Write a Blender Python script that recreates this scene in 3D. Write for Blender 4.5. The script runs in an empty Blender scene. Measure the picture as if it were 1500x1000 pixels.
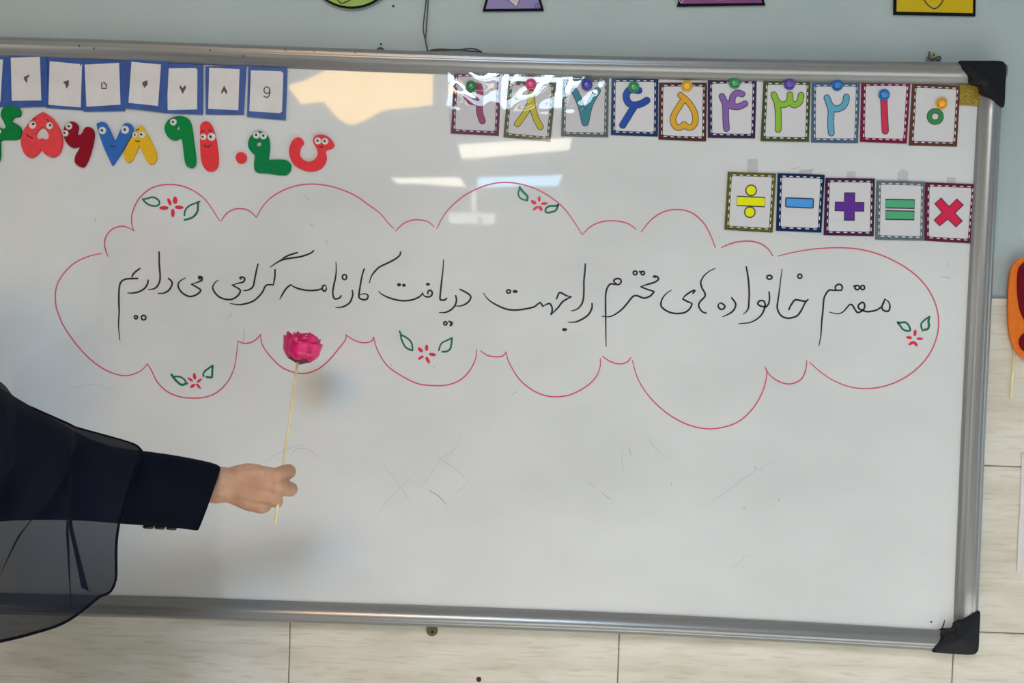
import bpy, bmesh, math, random
from mathutils import Vector, Matrix

random.seed(4)
S = bpy.context.scene
COL = S.collection

# ------------------------------------------------------------------ camera, world, exposure
F_PX, YAW, PITCH, ROLL, DIST, EYE = 1300.0, 0.0205, -0.0260, -0.0329, 1.577, 1.45
CAM = Vector((0.0, -DIST, EYE))
ROT = (Matrix.Rotation(YAW, 3, 'Z') @ Matrix.Rotation(PITCH, 3, 'X') @ Matrix.Rotation(ROLL, 3, 'Y'))
cd = bpy.data.cameras.new('camera')
cd.sensor_width = 36.0
cd.lens = 36.0 * F_PX / 1500.0
cd.clip_start = 0.02
cam = bpy.data.objects.new('camera', cd)
COL.objects.link(cam)
cam.matrix_world = Matrix.Translation(CAM) @ (ROT @ Matrix(((1, 0, 0), (0, 0, -1), (0, 1, 0)))).to_4x4()
S.camera = cam

S.view_settings.view_transform = 'Standard'
S.view_settings.look = 'None'
S.view_settings.gamma = 1.0
S.view_settings.use_curve_mapping = False
S.view_settings.exposure = -0.27
S.cycles.use_denoising = True

world = bpy.data.worlds.new('sky')
S.world = world
world.use_nodes = True
world.node_tree.nodes['Background'].inputs[0].default_value = (0.75, 0.87, 1.0, 1)
world.node_tree.nodes['Background'].inputs[1].default_value = 1.4

# lamp colours (linear radiance)
LAMP_AMBER = (7.6, 4.6, 1.2)
LAMP_WARM = (7.4, 6.9, 5.6)
LAMP_COOL = (3.2, 5.6, 8.0)
LAMP_GLARE = (7.5, 9.6, 11.0)
LAMP_KEY_WARM = (22.0, 13.0, 4.9)
LAMP_KEY_SKY = (16.0, 24.5, 35.0)
CEIL = 2.80
ROOM_X, ROOM_Y = 3.1, -8.6


def area(name, loc, target, sx, sy, power, col):
    d = bpy.data.lights.new(name, 'AREA')
    d.shape = 'RECTANGLE'
    d.size, d.size_y, d.energy, d.color = sx, sy, power, col
    o = bpy.data.objects.new(name, d)
    COL.objects.link(o)
    o.location = loc
    o.rotation_euler = (Vector(target) - Vector(loc)).to_track_quat('-Z', 'Y').to_euler()
    return o


area('window_daylight', (ROOM_X + 0.06, -1.3, 1.15), (0.3, 0, 1.1), 1.6, 1.4, 4.5, (0.70, 0.89, 1.0))
area('window_daylight', (-ROOM_X - 0.06, -2.1, 1.15), (-0.3, 0, 1.1), 1.6, 1.4, 14, (1.0, 0.90, 0.82))
sl_ = bpy.data.lights.new('sun', 'SUN')                 # low sun through the right-hand window onto the floor in front of the board
sl_.energy, sl_.angle, sl_.color = 23.0, math.radians(0.6), (0.97, 0.97, 0.96)
sun = bpy.data.objects.new('sun', sl_)
COL.objects.link(sun)
sun.rotation_euler = Vector((-0.88, -0.05, -0.47)).to_track_quat('-Z', 'Y').to_euler()


# ------------------------------------------------------------------ geometry helpers
def ray(px, py):
    return ROT @ Vector(((px - 750.0) / F_PX, 1.0, -(py - 500.0) / F_PX))


def P(px, py, y=0.0):
    """point where the sight line of a measured photo position meets the upright plane at depth y"""
    d = ray(px, py)
    return CAM + d * ((y - CAM.y) / d.y)


def mirrored_on_ceiling(px, py, z):
    d = ray(px, py)
    q = CAM + d * ((z - CAM.z) / d.z)
    return Vector((q.x, -q.y, z))


def mirrored(px, py, y):
    q = P(px, py, -y)
    return Vector((q.x, y, q.z))


def T(x0, y0, s, pts):
    return [(x0 + p[0] / s, y0 + p[1] / s) + tuple(p[2:]) for p in pts]


def smooth(pts, closed=False, n=6):
    """Catmull-Rom; a third value marks a sharp corner"""
    N = len(pts)
    if N < 3:
        return [tuple(p[:2]) for p in pts]
    out = []
    for i in range(N if closed else N - 1):
        p1, p2 = pts[i], pts[(i + 1) % N]
        p0 = pts[i - 1] if (closed or i > 0) else p1
        p3 = pts[(i + 2) % N] if (closed or i < N - 2) else p2
        if len(p1) > 2: p0 = p1
        if len(p2) > 2: p3 = p2
        for k in range(n):
            t = k / n
            t2, t3 = t * t, t * t * t
            out.append(tuple(0.5 * (2 * p1[j] + (p2[j] - p0[j]) * t + (2 * p0[j] - 5 * p1[j] + 4 * p2[j] - p3[j]) * t2
                                    + (3 * p1[j] - p0[j] - 3 * p2[j] + p3[j]) * t3) for j in (0, 1)))
    if not closed:
        out.append(tuple(pts[-1][:2]))
    return out


WO = {}


def link(o, origin, parent):
    COL.objects.link(o)
    WO[o.name] = Vector(origin)
    if parent is not None:
        o.parent = parent
        o.location = Vector(origin) - WO[parent.name]
    else:
        o.location = origin
    return o


def tag(o, label, cat, group=None):
    o['label'] = label
    o['category'] = cat
    if group: o['group'] = group
    return o


def thing(name, loc, label, cat, group=None):
    o = bpy.data.objects.new(name, None)
    o.empty_display_size = 0.02
    link(o, loc, None)
    return tag(o, label, cat, group)


def struct(o):
    o['kind'] = 'structure'
    return o


def obj(name, verts, faces, m, parent=None, shade=False):
    """one mesh object from world-space vertices, origin at the middle of its bounds"""
    lo = Vector([min(v[i] for v in verts) for i in range(3)])
    hi = Vector([max(v[i] for v in verts) for i in range(3)])
    c = (lo + hi) / 2
    me = bpy.data.meshes.new(name)
    me.from_pydata([Vector(v) - c for v in verts], [], faces)
    me.update()
    me.materials.append(m)
    if shade:
        me.shade_smooth()
    return link(bpy.data.objects.new(name, me), c, parent)


class MB:
    def __init__(self): self.v, self.f = [], []

    def add(self, verts, faces):
        b = len(self.v)
        self.v += [tuple(v) for v in verts]
        self.f += [tuple(b + i for i in f) for f in faces]

    def box(self, lo, hi):
        x0, y0, z0 = lo
        x1, y1, z1 = hi
        self.add([(x0, y0, z0), (x1, y0, z0), (x1, y1, z0), (x0, y1, z0), (x0, y0, z1), (x1, y0, z1), (x1, y1, z1), (x0, y1, z1)],
                 [(0, 3, 2, 1), (4, 5, 6, 7), (0, 1, 5, 4), (1, 2, 6, 5), (2, 3, 7, 6), (3, 0, 4, 7)])

    def tube(self, pts, r, n=8, cap=True):
        pts = [Vector(p) for p in pts]
        rr = r if isinstance(r, (list, tuple)) else [r] * len(pts)
        base = len(self.v)
        up = Vector((0.13, 0.31, 0.94))
        for i, p in enumerate(pts):
            t = (pts[min(i + 1, len(pts) - 1)] - pts[max(i - 1, 0)]).normalized()
            a = t.cross(up)
            if a.length < 1e-4: a = t.cross(Vector((1, 0, 0)))
            a.normalize()
            b = t.cross(a)
            for k in range(n):
                w = 2 * math.pi * k / n
                self.v.append(tuple(p + (a * math.cos(w) + b * math.sin(w)) * rr[i]))
        for i in range(len(pts) - 1):
            for k in range(n):
                k2 = (k + 1) % n
                self.f.append((base + i * n + k, base + i * n + k2, base + (i + 1) * n + k2, base + (i + 1) * n + k))
        if cap:
            self.f.append(tuple(base + k for k in range(n))[::-1])
            self.f.append(tuple(base + (len(pts) - 1) * n + k for k in range(n)))

    def build(self, name, m, parent=None, shade=False):
        return obj(name, self.v, self.f, m, parent, shade)


def slab(name, quad, y_back, thick, m, parent=None):
    """a sheet whose four corners were measured on the board plane: TL, TR, BR, BL"""
    b = [P(q[0], q[1], y_back) for q in quad]
    v = [(p.x, y_back - thick, p.z) for p in b] + [(p.x, y_back, p.z) for p in b]
    f = [(3, 2, 1, 0), (4, 5, 6, 7), (0, 1, 5, 4), (1, 2, 6, 5), (2, 3, 7, 6), (3, 0, 4, 7)]
    return obj(name, v, f, m, parent)


def cut(name, loops, y_back, thick, m, parent=None, bevel=0.0, plane=None):
    """a cut-out shape (first loop outline, further loops holes), bevelled, lying on the plane y_back"""
    cu = bpy.data.curves.new('t', 'CURVE')
    cu.dimensions = '2D'
    cu.fill_mode = 'BOTH'
    cu.extrude = max(thick / 2 - bevel, 0.0)
    cu.bevel_depth = bevel
    cu.bevel_resolution = 2
    cu.offset = -bevel
    pl = y_back if plane is None else plane
    for lp in loops:
        w = [P(q[0], q[1], pl) for q in lp]
        sp = cu.splines.new('POLY')
        sp.points.add(len(w) - 1)
        for i, p in enumerate(w): sp.points[i].co = (p.x, p.z, 0, 1)
        sp.use_cyclic_u = True
    to = bpy.data.objects.new('t', cu)
    COL.objects.link(to)
    dg = bpy.context.evaluated_depsgraph_get()
    me = bpy.data.meshes.new_from_object(to.evaluated_get(dg))
    yc = y_back - thick / 2
    v = [(p.co.x, yc - p.co.z, p.co.y) for p in me.vertices]
    f = [tuple(q.vertices) for q in me.polygons]
    bpy.data.objects.remove(to)
    bpy.data.curves.remove(cu)
    bpy.data.meshes.remove(me)
    return obj(name, v, f, m, parent)


LAYER = [0]


def add_ribbon(mb, pts, w, y, taper=(1.0, 1.0), plane=0.0):
    """pen stroke of width w (board pixels) along pts, rounded ends; each stroke lies a hair above the one before"""
    q = [tuple(pts[0][:2])]
    for p in pts[1:]:
        if math.hypot(p[0] - q[-1][0], p[1] - q[-1][1]) > 0.15: q.append(tuple(p[:2]))
    N_ = len(q)
    loop = N_ > 4 and math.hypot(q[0][0] - q[-1][0], q[0][1] - q[-1][1]) < 0.2
    if loop: q[-1] = q[0]
    LAYER[0] = (LAYER[0] + 1) % 5
    y = y - 0.000012 * LAYER[0]
    st = []
    for i, p in enumerate(q):
        a, b = q[max(i - 1, 0)], q[min(i + 1, N_ - 1)]
        if loop and i in (0, N_ - 1): a, b = q[-2], q[1]
        l = math.hypot(b[0] - a[0], b[1] - a[1]) or 1
        ux, uy = (b[0] - a[0]) / l, (b[1] - a[1]) / l
        t = i / max(N_ - 1, 1)
        ww = w / 2 * min(1, taper[0] + (1 - taper[0]) * t / 0.2) * min(1, taper[1] + (1 - taper[1]) * (1 - t) / 0.3)
        if i == 0 and not loop:
            for k in range(5):
                g = math.pi / 2 * (1 - k / 5)
                st.append((p[0] - ux * ww * math.sin(g), p[1] - uy * ww * math.sin(g), ux, uy, max(ww * math.cos(g), 0.02)))
        st.append((p[0], p[1], ux, uy, ww))
        if i == N_ - 1 and not loop:
            for k in range(1, 6):
                g = math.pi / 2 * k / 5
                st.append((p[0] + ux * ww * math.sin(g), p[1] + uy * ww * math.sin(g), ux, uy, max(ww * math.cos(g), 0.02)))
    vs = []
    for x, z, ux, uy, ww in st:
        for sg in (1, -1):
            k = P(x - uy * ww * sg, z + ux * ww * sg, plane)
            vs.append((k.x, y, k.z))
    mb.add(vs, [(2 * i, 2 * i + 1, 2 * i + 3, 2 * i + 2) for i in range(len(st) - 1)])


def add_poly(mb, pts, y, plane=0.0):
    vs = [P(p[0], p[1], plane) for p in pts]
    mb.add([(v.x, y, v.z) for v in vs], [tuple(range(len(vs)))])


def ring_pts(cx, cy, rx, ry=None, n=16, a0=0.0):
    ry = ry or rx
    return [(cx + rx * math.cos(a0 + 2 * math.pi * k / n), cy + ry * math.sin(a0 + 2 * math.pi * k / n)) for k in range(n)]


def closed(pts):
    return pts + [pts[0]]


def petal_pts(a, b, w, n=18):
    cx, cy = (a[0] + b[0]) / 2, (a[1] + b[1]) / 2
    l = math.hypot(b[0] - a[0], b[1] - a[1]) / 2
    ux, uy = (b[0] - a[0]) / 2 / l, (b[1] - a[1]) / 2 / l
    out = []
    for k in range(n):
        t = 2 * math.pi * k / n
        u, v = math.cos(t) * l, math.sin(t) * w / 2 * (0.9 + 0.1 * math.cos(t))
        out.append((cx + ux * u - uy * v, cy + uy * u + ux * v))
    return out


def lathe(name, c, prof, m, parent=None, n=28, axis='y'):
    """profile of (radius, height toward the room) turned about an axis pointing out of the wall"""
    v, f = [], []
    for r, h in prof:
        for k in range(n):
            w = 2 * math.pi * k / n
            v.append((c[0] + r * math.cos(w), c[1] - h, c[2] + r * math.sin(w)) if axis == 'y'
                     else (c[0] + r * math.cos(w), c[1] + r * math.sin(w), c[2] + h))
    for i in range(len(prof) - 1):
        for k in range(n):
            k2 = (k + 1) % n
            f.append((i * n + k, i * n + k2, (i + 1) * n + k2, (i + 1) * n + k))
    f.append(tuple(range(n))[::-1])
    f.append(tuple((len(prof) - 1) * n + k for k in range(n)))
    return obj(name, v, f, m, parent, True)


# ------------------------------------------------------------------ materials
def lin(c):
    return tuple((x / 255 / 12.92 if x / 255 <= 0.04045 else ((x / 255 + 0.055) / 1.055) ** 2.4) for x in c)


ILL = 0.68


def alb(*c):
    """surface colour from a colour seen under the room's light"""
    return tuple(min(0.93, x / ILL) for x in lin(c)) + (1.0,)


def mat(name, rgba, rough=0.5, metal=0.0, spec=0.5, **kw):
    m = bpy.data.materials.new(name)
    m.use_nodes = True
    b = m.node_tree.nodes['Principled BSDF']
    b.inputs['Base Color'].default_value = rgba
    b.inputs['Roughness'].default_value = rough
    b.inputs['Metallic'].default_value = metal
    b.inputs['Specular IOR Level'].default_value = spec
    for k, v in kw.items():
        b.inputs[k.replace('_', ' ')].default_value = v
    return m


def N(m, t, **kw):
    n = m.node_tree.nodes.new(t)
    for k, v in kw.items():
        if hasattr(n, k): setattr(n, k, v)
        else: n.inputs[k].default_value = v
    return n


def wire(m, a, ao, b, bi):
    m.node_tree.links.new(a.outputs[ao], b.inputs[bi])


def bsdf(m):
    return m.node_tree.nodes['Principled BSDF']


def mottle(m, c1, c2, scale=(1, 1, 1), s=4.0, detail=6.0, lo=0.35, hi=0.65, bump=0.0, dist=0.001):
    """noise between two colours in object space, with an optional bump"""
    tc = N(m, 'ShaderNodeTexCoord')
    mp = N(m, 'ShaderNodeMapping')
    mp.inputs['Scale'].default_value = scale
    nz = N(m, 'ShaderNodeTexNoise')
    nz.inputs['Scale'].default_value = s
    nz.inputs['Detail'].default_value = detail
    cr = N(m, 'ShaderNodeValToRGB')
    cr.color_ramp.elements[0].position, cr.color_ramp.elements[1].position = lo, hi
    cr.color_ramp.elements[0].color, cr.color_ramp.elements[1].color = c1, c2
    wire(m, tc, 'Object', mp, 'Vector')
    wire(m, mp, 'Vector', nz, 'Vector')
    wire(m, nz, 'Fac', cr, 'Fac')
    wire(m, cr, 'Color', bsdf(m), 'Base Color')
    if bump:
        bp = N(m, 'ShaderNodeBump')
        bp.inputs['Strength'].default_value = bump
        bp.inputs['Distance'].default_value = dist
        wire(m, nz, 'Fac', bp, 'Height')
        wire(m, bp, 'Normal', bsdf(m), 'Normal')
    return m, mp


def emit(name, col):
    m = bpy.data.materials.new(name)
    m.use_nodes = True
    nt = m.node_tree
    nt.nodes.remove(nt.nodes['Principled BSDF'])
    e = nt.nodes.new('ShaderNodeEmission')
    mx = max(col)
    e.inputs[0].default_value = (col[0] / mx, col[1] / mx, col[2] / mx, 1)
    e.inputs[1].default_value = mx
    nt.links.new(e.outputs[0], nt.nodes['Material Output'].inputs[0])
    return m


M_paint = mat('pale_wall_paint', (0.5, 0.56, 0.55, 1), 0.55, spec=0.3)
mottle(M_paint, (0.455, 0.53, 0.52, 1), (0.525, 0.60, 0.59, 1), (1, 1, 1), 3.0, 5, 0.3, 0.7, 0.06, 0.002)
M_tile = mat('travertine_tile', (0.7, 0.64, 0.53, 1), 0.28, spec=0.4)
mottle(M_tile, (0.66, 0.59, 0.475, 1), (0.84, 0.775, 0.67, 1), (1.3, 1, 7), 4.0, 9, 0.28, 0.62)
_tc = N(M_tile, 'ShaderNodeTexCoord'); _mpv = N(M_tile, 'ShaderNodeMapping'); _mpv.inputs['Scale'].default_value = (2.6, 1, 30)
_nv = N(M_tile, 'ShaderNodeTexNoise'); _nv.inputs['Scale'].default_value = 6.0; _nv.inputs['Detail'].default_value = 10.0; _nv.inputs['Distortion'].default_value = 0.3
_rv = N(M_tile, 'ShaderNodeValToRGB'); _rv.color_ramp.elements[0].position, _rv.color_ramp.elements[1].position = 0.36, 0.47
_rv.color_ramp.elements[0].color, _rv.color_ramp.elements[1].color = (0.80, 0.77, 0.72, 1), (1, 1, 1, 1)
_ml = N(M_tile, 'ShaderNodeMixRGB'); _ml.blend_type = 'MULTIPLY'; _ml.inputs[0].default_value = 0.6
_src = bsdf(M_tile).inputs['Base Color'].links[0].from_socket
wire(M_tile, _tc, 'Object', _mpv, 'Vector'); wire(M_tile, _mpv, 'Vector', _nv, 'Vector'); wire(M_tile, _nv, 'Fac', _rv, 'Fac')
M_tile.node_tree.links.new(_src, _ml.inputs[1]); wire(M_tile, _rv, 'Color', _ml, 2); wire(M_tile, _ml, 'Color', bsdf(M_tile), 'Base Color')
M_grout = mat('tile_grout', alb(105, 95, 82), 0.9)
M_plaster = mat('grey_plaster', (0.42, 0.42, 0.41, 1), 0.8)
M_floor = mat('stone_floor', (0.42, 0.39, 0.34, 1), 0.4)
mottle(M_floor, (0.58, 0.57, 0.54, 1), (0.70, 0.69, 0.66, 1), (1, 1, 1), 2.0, 6)
M_board = mat('enamel_board', (0.80, 0.80, 0.79, 1), 0.03, spec=1.0)
_, _mp = mottle(M_board, (0.735, 0.735, 0.725, 1), (0.815, 0.815, 0.805, 1), (1, 1, 1.7), 3.2, 7, 0.30, 0.60)
_n = N(M_board, 'ShaderNodeTexNoise')
_n.inputs['Scale'].default_value = 5.0
_n.inputs['Detail'].default_value = 2.0
_b = N(M_board, 'ShaderNodeBump')
_b.inputs['Strength'].default_value = 1.0
_b.inputs['Distance'].default_value = 0.00009
wire(M_board, _mp, 'Vector', _n, 'Vector')
wire(M_board, _n, 'Fac', _b, 'Height')
wire(M_board, _b, 'Normal', bsdf(M_board), 'Normal')
M_alu = mat('brushed_aluminium', (0.38, 0.375, 0.37, 1), 0.33, 0.58)
mottle(M_alu, (0.345, 0.34, 0.335, 1), (0.40, 0.395, 0.39, 1), (0.6, 1, 60), 6.0, 3)
M_alu_up = mat('brushed_aluminium_upright', (0.38, 0.375, 0.37, 1), 0.33, 0.58)
mottle(M_alu_up, (0.345, 0.34, 0.335, 1), (0.40, 0.395, 0.39, 1), (60, 1, 0.6), 6.0, 3)
M_cap = mat('black_plastic', (0.006, 0.0065, 0.009, 1), 0.5, spec=0.3)
M_ink = mat('black_marker_ink', alb(44, 44, 46), 0.25)
M_red = mat('red_marker_ink', alb(188, 78, 102), 0.25)
M_petal = mat('crimson_marker_ink', alb(196, 44, 66), 0.25)
M_green = mat('green_marker_ink', alb(32, 100, 76), 0.25)
M_faint = mat('faded_marker_ink', (0.57, 0.57, 0.58, 1), 0.3)
M_faint2 = mat('grey_marker_ink', (0.33, 0.33, 0.34, 1), 0.3)
M_paper = mat('white_paper', (0.80, 0.76, 0.745, 1), 0.55)
mottle(M_paper, (0.72, 0.68, 0.66, 1), (0.80, 0.755, 0.74, 1), (1, 1, 1), 30.0, 4, 0.3, 0.7)
M_lam = mat('laminated_white_paper', (0.76, 0.73, 0.745, 1), 0.10)
M_bluecard = mat('blue_card', alb(38, 76, 145), 0.45)
mottle(M_bluecard, alb(30, 62, 120), alb(38, 76, 142), (1, 1, 1), 25.0, 3)
M_print = mat('grey_print', alb(72, 68, 68), 0.6)
M_sheet = mat('white_card_under_plastic', (0.74, 0.71, 0.725, 1), 0.6, spec=0.2)
M_dash = mat('white_print', (0.80, 0.78, 0.78, 1), 0.4)
M_edge = mat('dark_print', alb(45, 38, 42), 0.4)
M_eye = mat('white_eye_plastic', (0.74, 0.72, 0.70, 1), 0.25)
M_pupil = mat('black_eye_plastic', (0.015, 0.015, 0.016, 1), 0.2)
M_line = mat('black_pen', (0.03, 0.02, 0.02, 1), 0.5)
M_stick = mat('bamboo', alb(222, 192, 138), 0.5)
mottle(M_stick, alb(208, 182, 136), alb(226, 204, 160), (1, 1, 1), 40.0, 3)
M_film = bpy.data.materials.new('clear_plastic_film')
M_film.use_nodes = True
_nt = M_film.node_tree
_nt.nodes.remove(_nt.nodes['Principled BSDF'])
_t = _nt.nodes.new('ShaderNodeBsdfTransparent')
_g = _nt.nodes.new('ShaderNodeBsdfGlossy')
_g.inputs['Roughness'].default_value = 0.03
_mx = _nt.nodes.new('ShaderNodeMixShader')
_mx.inputs[0].default_value = 0.085
_nt.links.new(_t.outputs[0], _mx.inputs[1])
_nt.links.new(_g.outputs[0], _mx.inputs[2])
_nt.links.new(_mx.outputs[0], _nt.nodes['Material Output'].inputs[0])


def felt(name, *c):
    m = mat(name, alb(*c), 0.85, spec=0.2)
    a = alb(*c)
    mottle(m, tuple(x * 0.88 for x in a[:3]) + (1,), a, (1, 1, 1), 120.0, 4, 0.3, 0.7, 0.25, 0.0006)
    return m


# ------------------------------------------------------------------ the room
WALL_Y, TILE_Y = 0.026, 0.020
TX, TZ = -0.421, EYE + 0.0652
mb = MB(); mb.box((-ROOM_X, WALL_Y, 0), (ROOM_X, WALL_Y + 0.1, CEIL)); struct(mb.build('wall_front', M_paint))
mb = MB(); mb.box((-ROOM_X, ROOM_Y - 0.1, 0), (ROOM_X, ROOM_Y, CEIL)); struct(mb.build('wall_back', mat('dark_back_wall', (0.16, 0.15, 0.14, 1), 0.6)))
mb = MB(); mb.box((-ROOM_X - 0.1, ROOM_Y - 0.1, -0.1), (ROOM_X + 0.1, WALL_Y + 0.1, 0)); struct(mb.build('floor', M_floor))
mb = MB(); mb.box((-ROOM_X - 0.1, ROOM_Y - 0.1, CEIL), (ROOM_X + 0.1, WALL_Y + 0.1, CEIL + 0.1)); struct(mb.build('ceiling', M_plaster))
M_pane = mat('window_frame_white', (0.75, 0.75, 0.73, 1), 0.4)
M_glass = bpy.data.materials.new('window_glass')
M_glass.use_nodes = True
_nt = M_glass.node_tree
_nt.nodes.remove(_nt.nodes['Principled BSDF'])
_t = _nt.nodes.new('ShaderNodeBsdfTransparent')
_t.inputs[0].default_value = (0.93, 0.95, 0.94, 1)
_nt.links.new(_t.outputs[0], _nt.nodes['Material Output'].inputs[0])
for s, nm, num in ((-1, 'wall_left', 'window_1'), (1, 'wall_right', 'window_2')):
    mb = MB()
    xs = sorted((s * ROOM_X, s * (ROOM_X + 0.1)))
    y0, y1, z0, z1 = (-2.95, -1.25, 0.42, 1.88) if s < 0 else (-2.15, -0.45, 0.42, 1.88)
    mb.box((xs[0], ROOM_Y, 0), (xs[1], y0, CEIL))
    mb.box((xs[0], y1, 0), (xs[1], WALL_Y, CEIL))
    mb.box((xs[0], y0, 0), (xs[1], y1, z0))
    mb.box((xs[0], y0, z1), (xs[1], y1, CEIL))
    struct(mb.build(nm, M_paint))
    mb = MB()
    xa = xs[0] + 0.03
    mb.box((xa, y0, z0), (xa + 0.04, y1, z0 + 0.05)); mb.box((xa, y0, z1 - 0.05), (xa + 0.04, y1, z1))
    for yy in (y0, (y0 + y1) / 2 - 0.025, y1 - 0.05):
        mb.box((xa, yy, z0), (xa + 0.04, yy + 0.05, z1))
    w = struct(mb.build(num, M_pane))
    mb = MB(); mb.box((xa + 0.018, y0 + 0.05, z0 + 0.05), (xa + 0.022, y1 - 0.05, z1 - 0.05)); mb.build('glass_pane', M_glass, w)

mb = MB()                                              # tiled dado: real tiles on a grout bed
mb.box((-ROOM_X, TILE_Y + 0.0015, 0.0), (ROOM_X, WALL_Y, TZ))
struct(mb.build('trim_1', M_grout))
mb = MB()
i0 = -5
for j in range(5):
    z1 = TZ - 0.3 * j
    for i in range(i0, 7):
        x0 = TX + 0.6 * i
        a, b = max(x0 + 0.0009, -ROOM_X), min(x0 + 0.5991, ROOM_X)
        lo = max(z1 - 0.2991, 0.0)
        if b - a < 0.02: continue
        hi = z1 - 0.0009
        e = 0.0012
        v = [(a, TILE_Y + e, lo), (b, TILE_Y + e, lo), (b, TILE_Y + e, hi), (a, TILE_Y + e, hi),
             (a + e, TILE_Y, lo + e), (b - e, TILE_Y, lo + e), (b - e, TILE_Y, hi - e), (a + e, TILE_Y, hi - e)]
        mb.add(v, [(4, 5, 6, 7), (0, 1, 5, 4), (1, 2, 6, 5), (2, 3, 7, 6), (3, 0, 4, 7)])
struct(mb.build('trim_2', M_tile))

# ------------------------------------------------------------------ ceiling lights and projector (seen mirrored in the board), plus added key panels and a spot lamp
def ceiling_light(pts, col, label, drop=0.03):
    zz = CEIL - drop
    q = [mirrored_on_ceiling(p[0], p[1], zz) for p in pts]
    c = sum(q, Vector()) / len(q)
    t = thing('ceiling_light', (c.x, c.y, CEIL), label, 'ceiling light', 'flat luminous panels on the ceiling')
    n = len(q)
    obj('diffuser', [tuple(p) for p in q], [tuple(range(n))], emit('lamp_glow', col), t)
    out = [c + (p - c) * (1 + 0.018 / max((p - c).length, 0.05)) for p in q]
    v = [(p.x, p.y, zz - 0.004) for p in out] + [(p.x, p.y, CEIL) for p in out] + [(p.x, p.y, zz - 0.004) for p in q] + [(p.x, p.y, zz + 0.004) for p in q]
    f = []
    for i in range(n):
        k = (i + 1) % n
        f += [(i, k, n + k, n + i), (i, 2 * n + i, 2 * n + k, k), (2 * n + i, 3 * n + i, 3 * n + k, 2 * n + k)]
    obj('lamp_frame', v, f, M_pane, t)


ceiling_light(smooth([(421, 125, 1), (440, 119), (460, 110), (480, 99), (500, 92, 1), (637, 94, 1), (635, 108), (634, 153, 1), (598, 157), (560, 162),
                      (537, 176), (514, 182), (497, 174), (486, 164), (474, 150, 1), (441, 152, 1)], True, 4), LAMP_AMBER,
              'amber glowing ceiling panel mirrored at the top of the whiteboard')
ceiling_light([(670.5, 210), (838.5, 201), (834, 219), (676.5, 232)], LAMP_WARM, 'cream glowing panel mirrored just under the number cards eight and seven')
ceiling_light([(572, 259.7), (674, 259), (683, 273.6), (582.6, 268)], LAMP_WARM, 'cream glowing panel mirrored left of the projector reflection')
ceiling_light([(696.7, 260), (824.6, 255.4), (817, 273.6), (699, 274.6)], LAMP_COOL, 'pale blue glowing panel mirrored right of the projector reflection')
ceiling_light([(662, 98), (858, 102), (852, 158), (655, 154)], LAMP_GLARE, 'bluish glowing panel mirrored behind the number cards nine to seven')
ceiling_light([(440, 8), (630, 8), (634, 84), (432, 84)], LAMP_KEY_WARM, 'added amber key panel on the ceiling, out of the board reflection, on the left')  # added warm key light, placed where the board does not mirror it
ceiling_light([(664, 8), (850, 10), (858, 88), (660, 86)], LAMP_KEY_SKY, 'added bluish key panel on the ceiling, out of the board reflection, on the right')  # added cool key light, likewise outside the mirrored area

M_proj = mat('projector_white', (0.9, 0.9, 0.88, 1), 0.45)
M_lens = mat('lens_glass', (0.02, 0.02, 0.025, 1), 0.08)
yp = -6.27
a, b = mirrored(658, 312, yp), mirrored(725, 329, yp)
t = thing('projector', ((a.x + b.x) / 2, yp, b.z), 'white projector hanging from the ceiling on a pole, mirrored in the board', 'projector')
mb = MB(); mb.box((a.x, yp - 0.24, b.z), (b.x, yp, a.z)); mb.build('projector_body', M_proj, t)
c1, c2 = mirrored(687.5, 309, yp), mirrored(698, 309, yp)
mb = MB(); mb.tube([((c1.x + c2.x) / 2, yp - 0.1, a.z), ((c1.x + c2.x) / 2, yp - 0.1, CEIL)], 0.026, 14); mb.build('ceiling_pole', M_proj, t, True)
l1 = mirrored(704, 321.5, yp)
lathe('lens', (l1.x, yp, l1.z), [(0.026, -0.002), (0.026, 0.012), (0.02, 0.014)], M_lens, t)
for o in t.children:
    if o.name.startswith('lens'):
        o.rotation_euler = (0, 0, math.pi)
        o.location.y += 0.008
q = Vector(((c1.x + c2.x) / 2 + 0.02, yp + 0.5, CEIL))  # added lamp with its own can, only to brighten the projector's reflection
t = thing('added_spot', tuple(q), 'unseen ceiling lamp added to brighten the projector', 'added_spot')
lathe('added_spot_can', (q.x, q.y, q.z), [(0.03, -0.07), (0.032, -0.068), (0.032, 0.0)], M_proj, t, axis='z')
sd_ = bpy.data.lights.new('added_spot_beam', 'SPOT')
sd_.energy, sd_.spot_size, sd_.spot_blend, sd_.shadow_soft_size, sd_.color = 95, math.radians(62), 0.5, 0.02, (1.0, 0.98, 0.93)
so_ = bpy.data.objects.new('added_spot_beam', sd_)
COL.objects.link(so_)
so_.location = (q.x, q.y - 0.02, q.z - 0.09)
so_.rotation_euler = (Vector((q.x, yp, b.z + 0.05)) - so_.location).to_track_quat('-Z', 'Y').to_euler()
q = mirrored_on_ceiling(807.6, 249, CEIL - 0.04)
t = thing('smoke_detector', (q.x, q.y, CEIL), 'small round white smoke detector on the ceiling, mirrored near the bluish panel', 'smoke detector')
lathe('detector_body', (q.x, q.y, CEIL), [(0.06, -0.0), (0.058, -0.025), (0.04, -0.045), (0.012, -0.048)][::-1], M_proj, t, axis='z')

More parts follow.
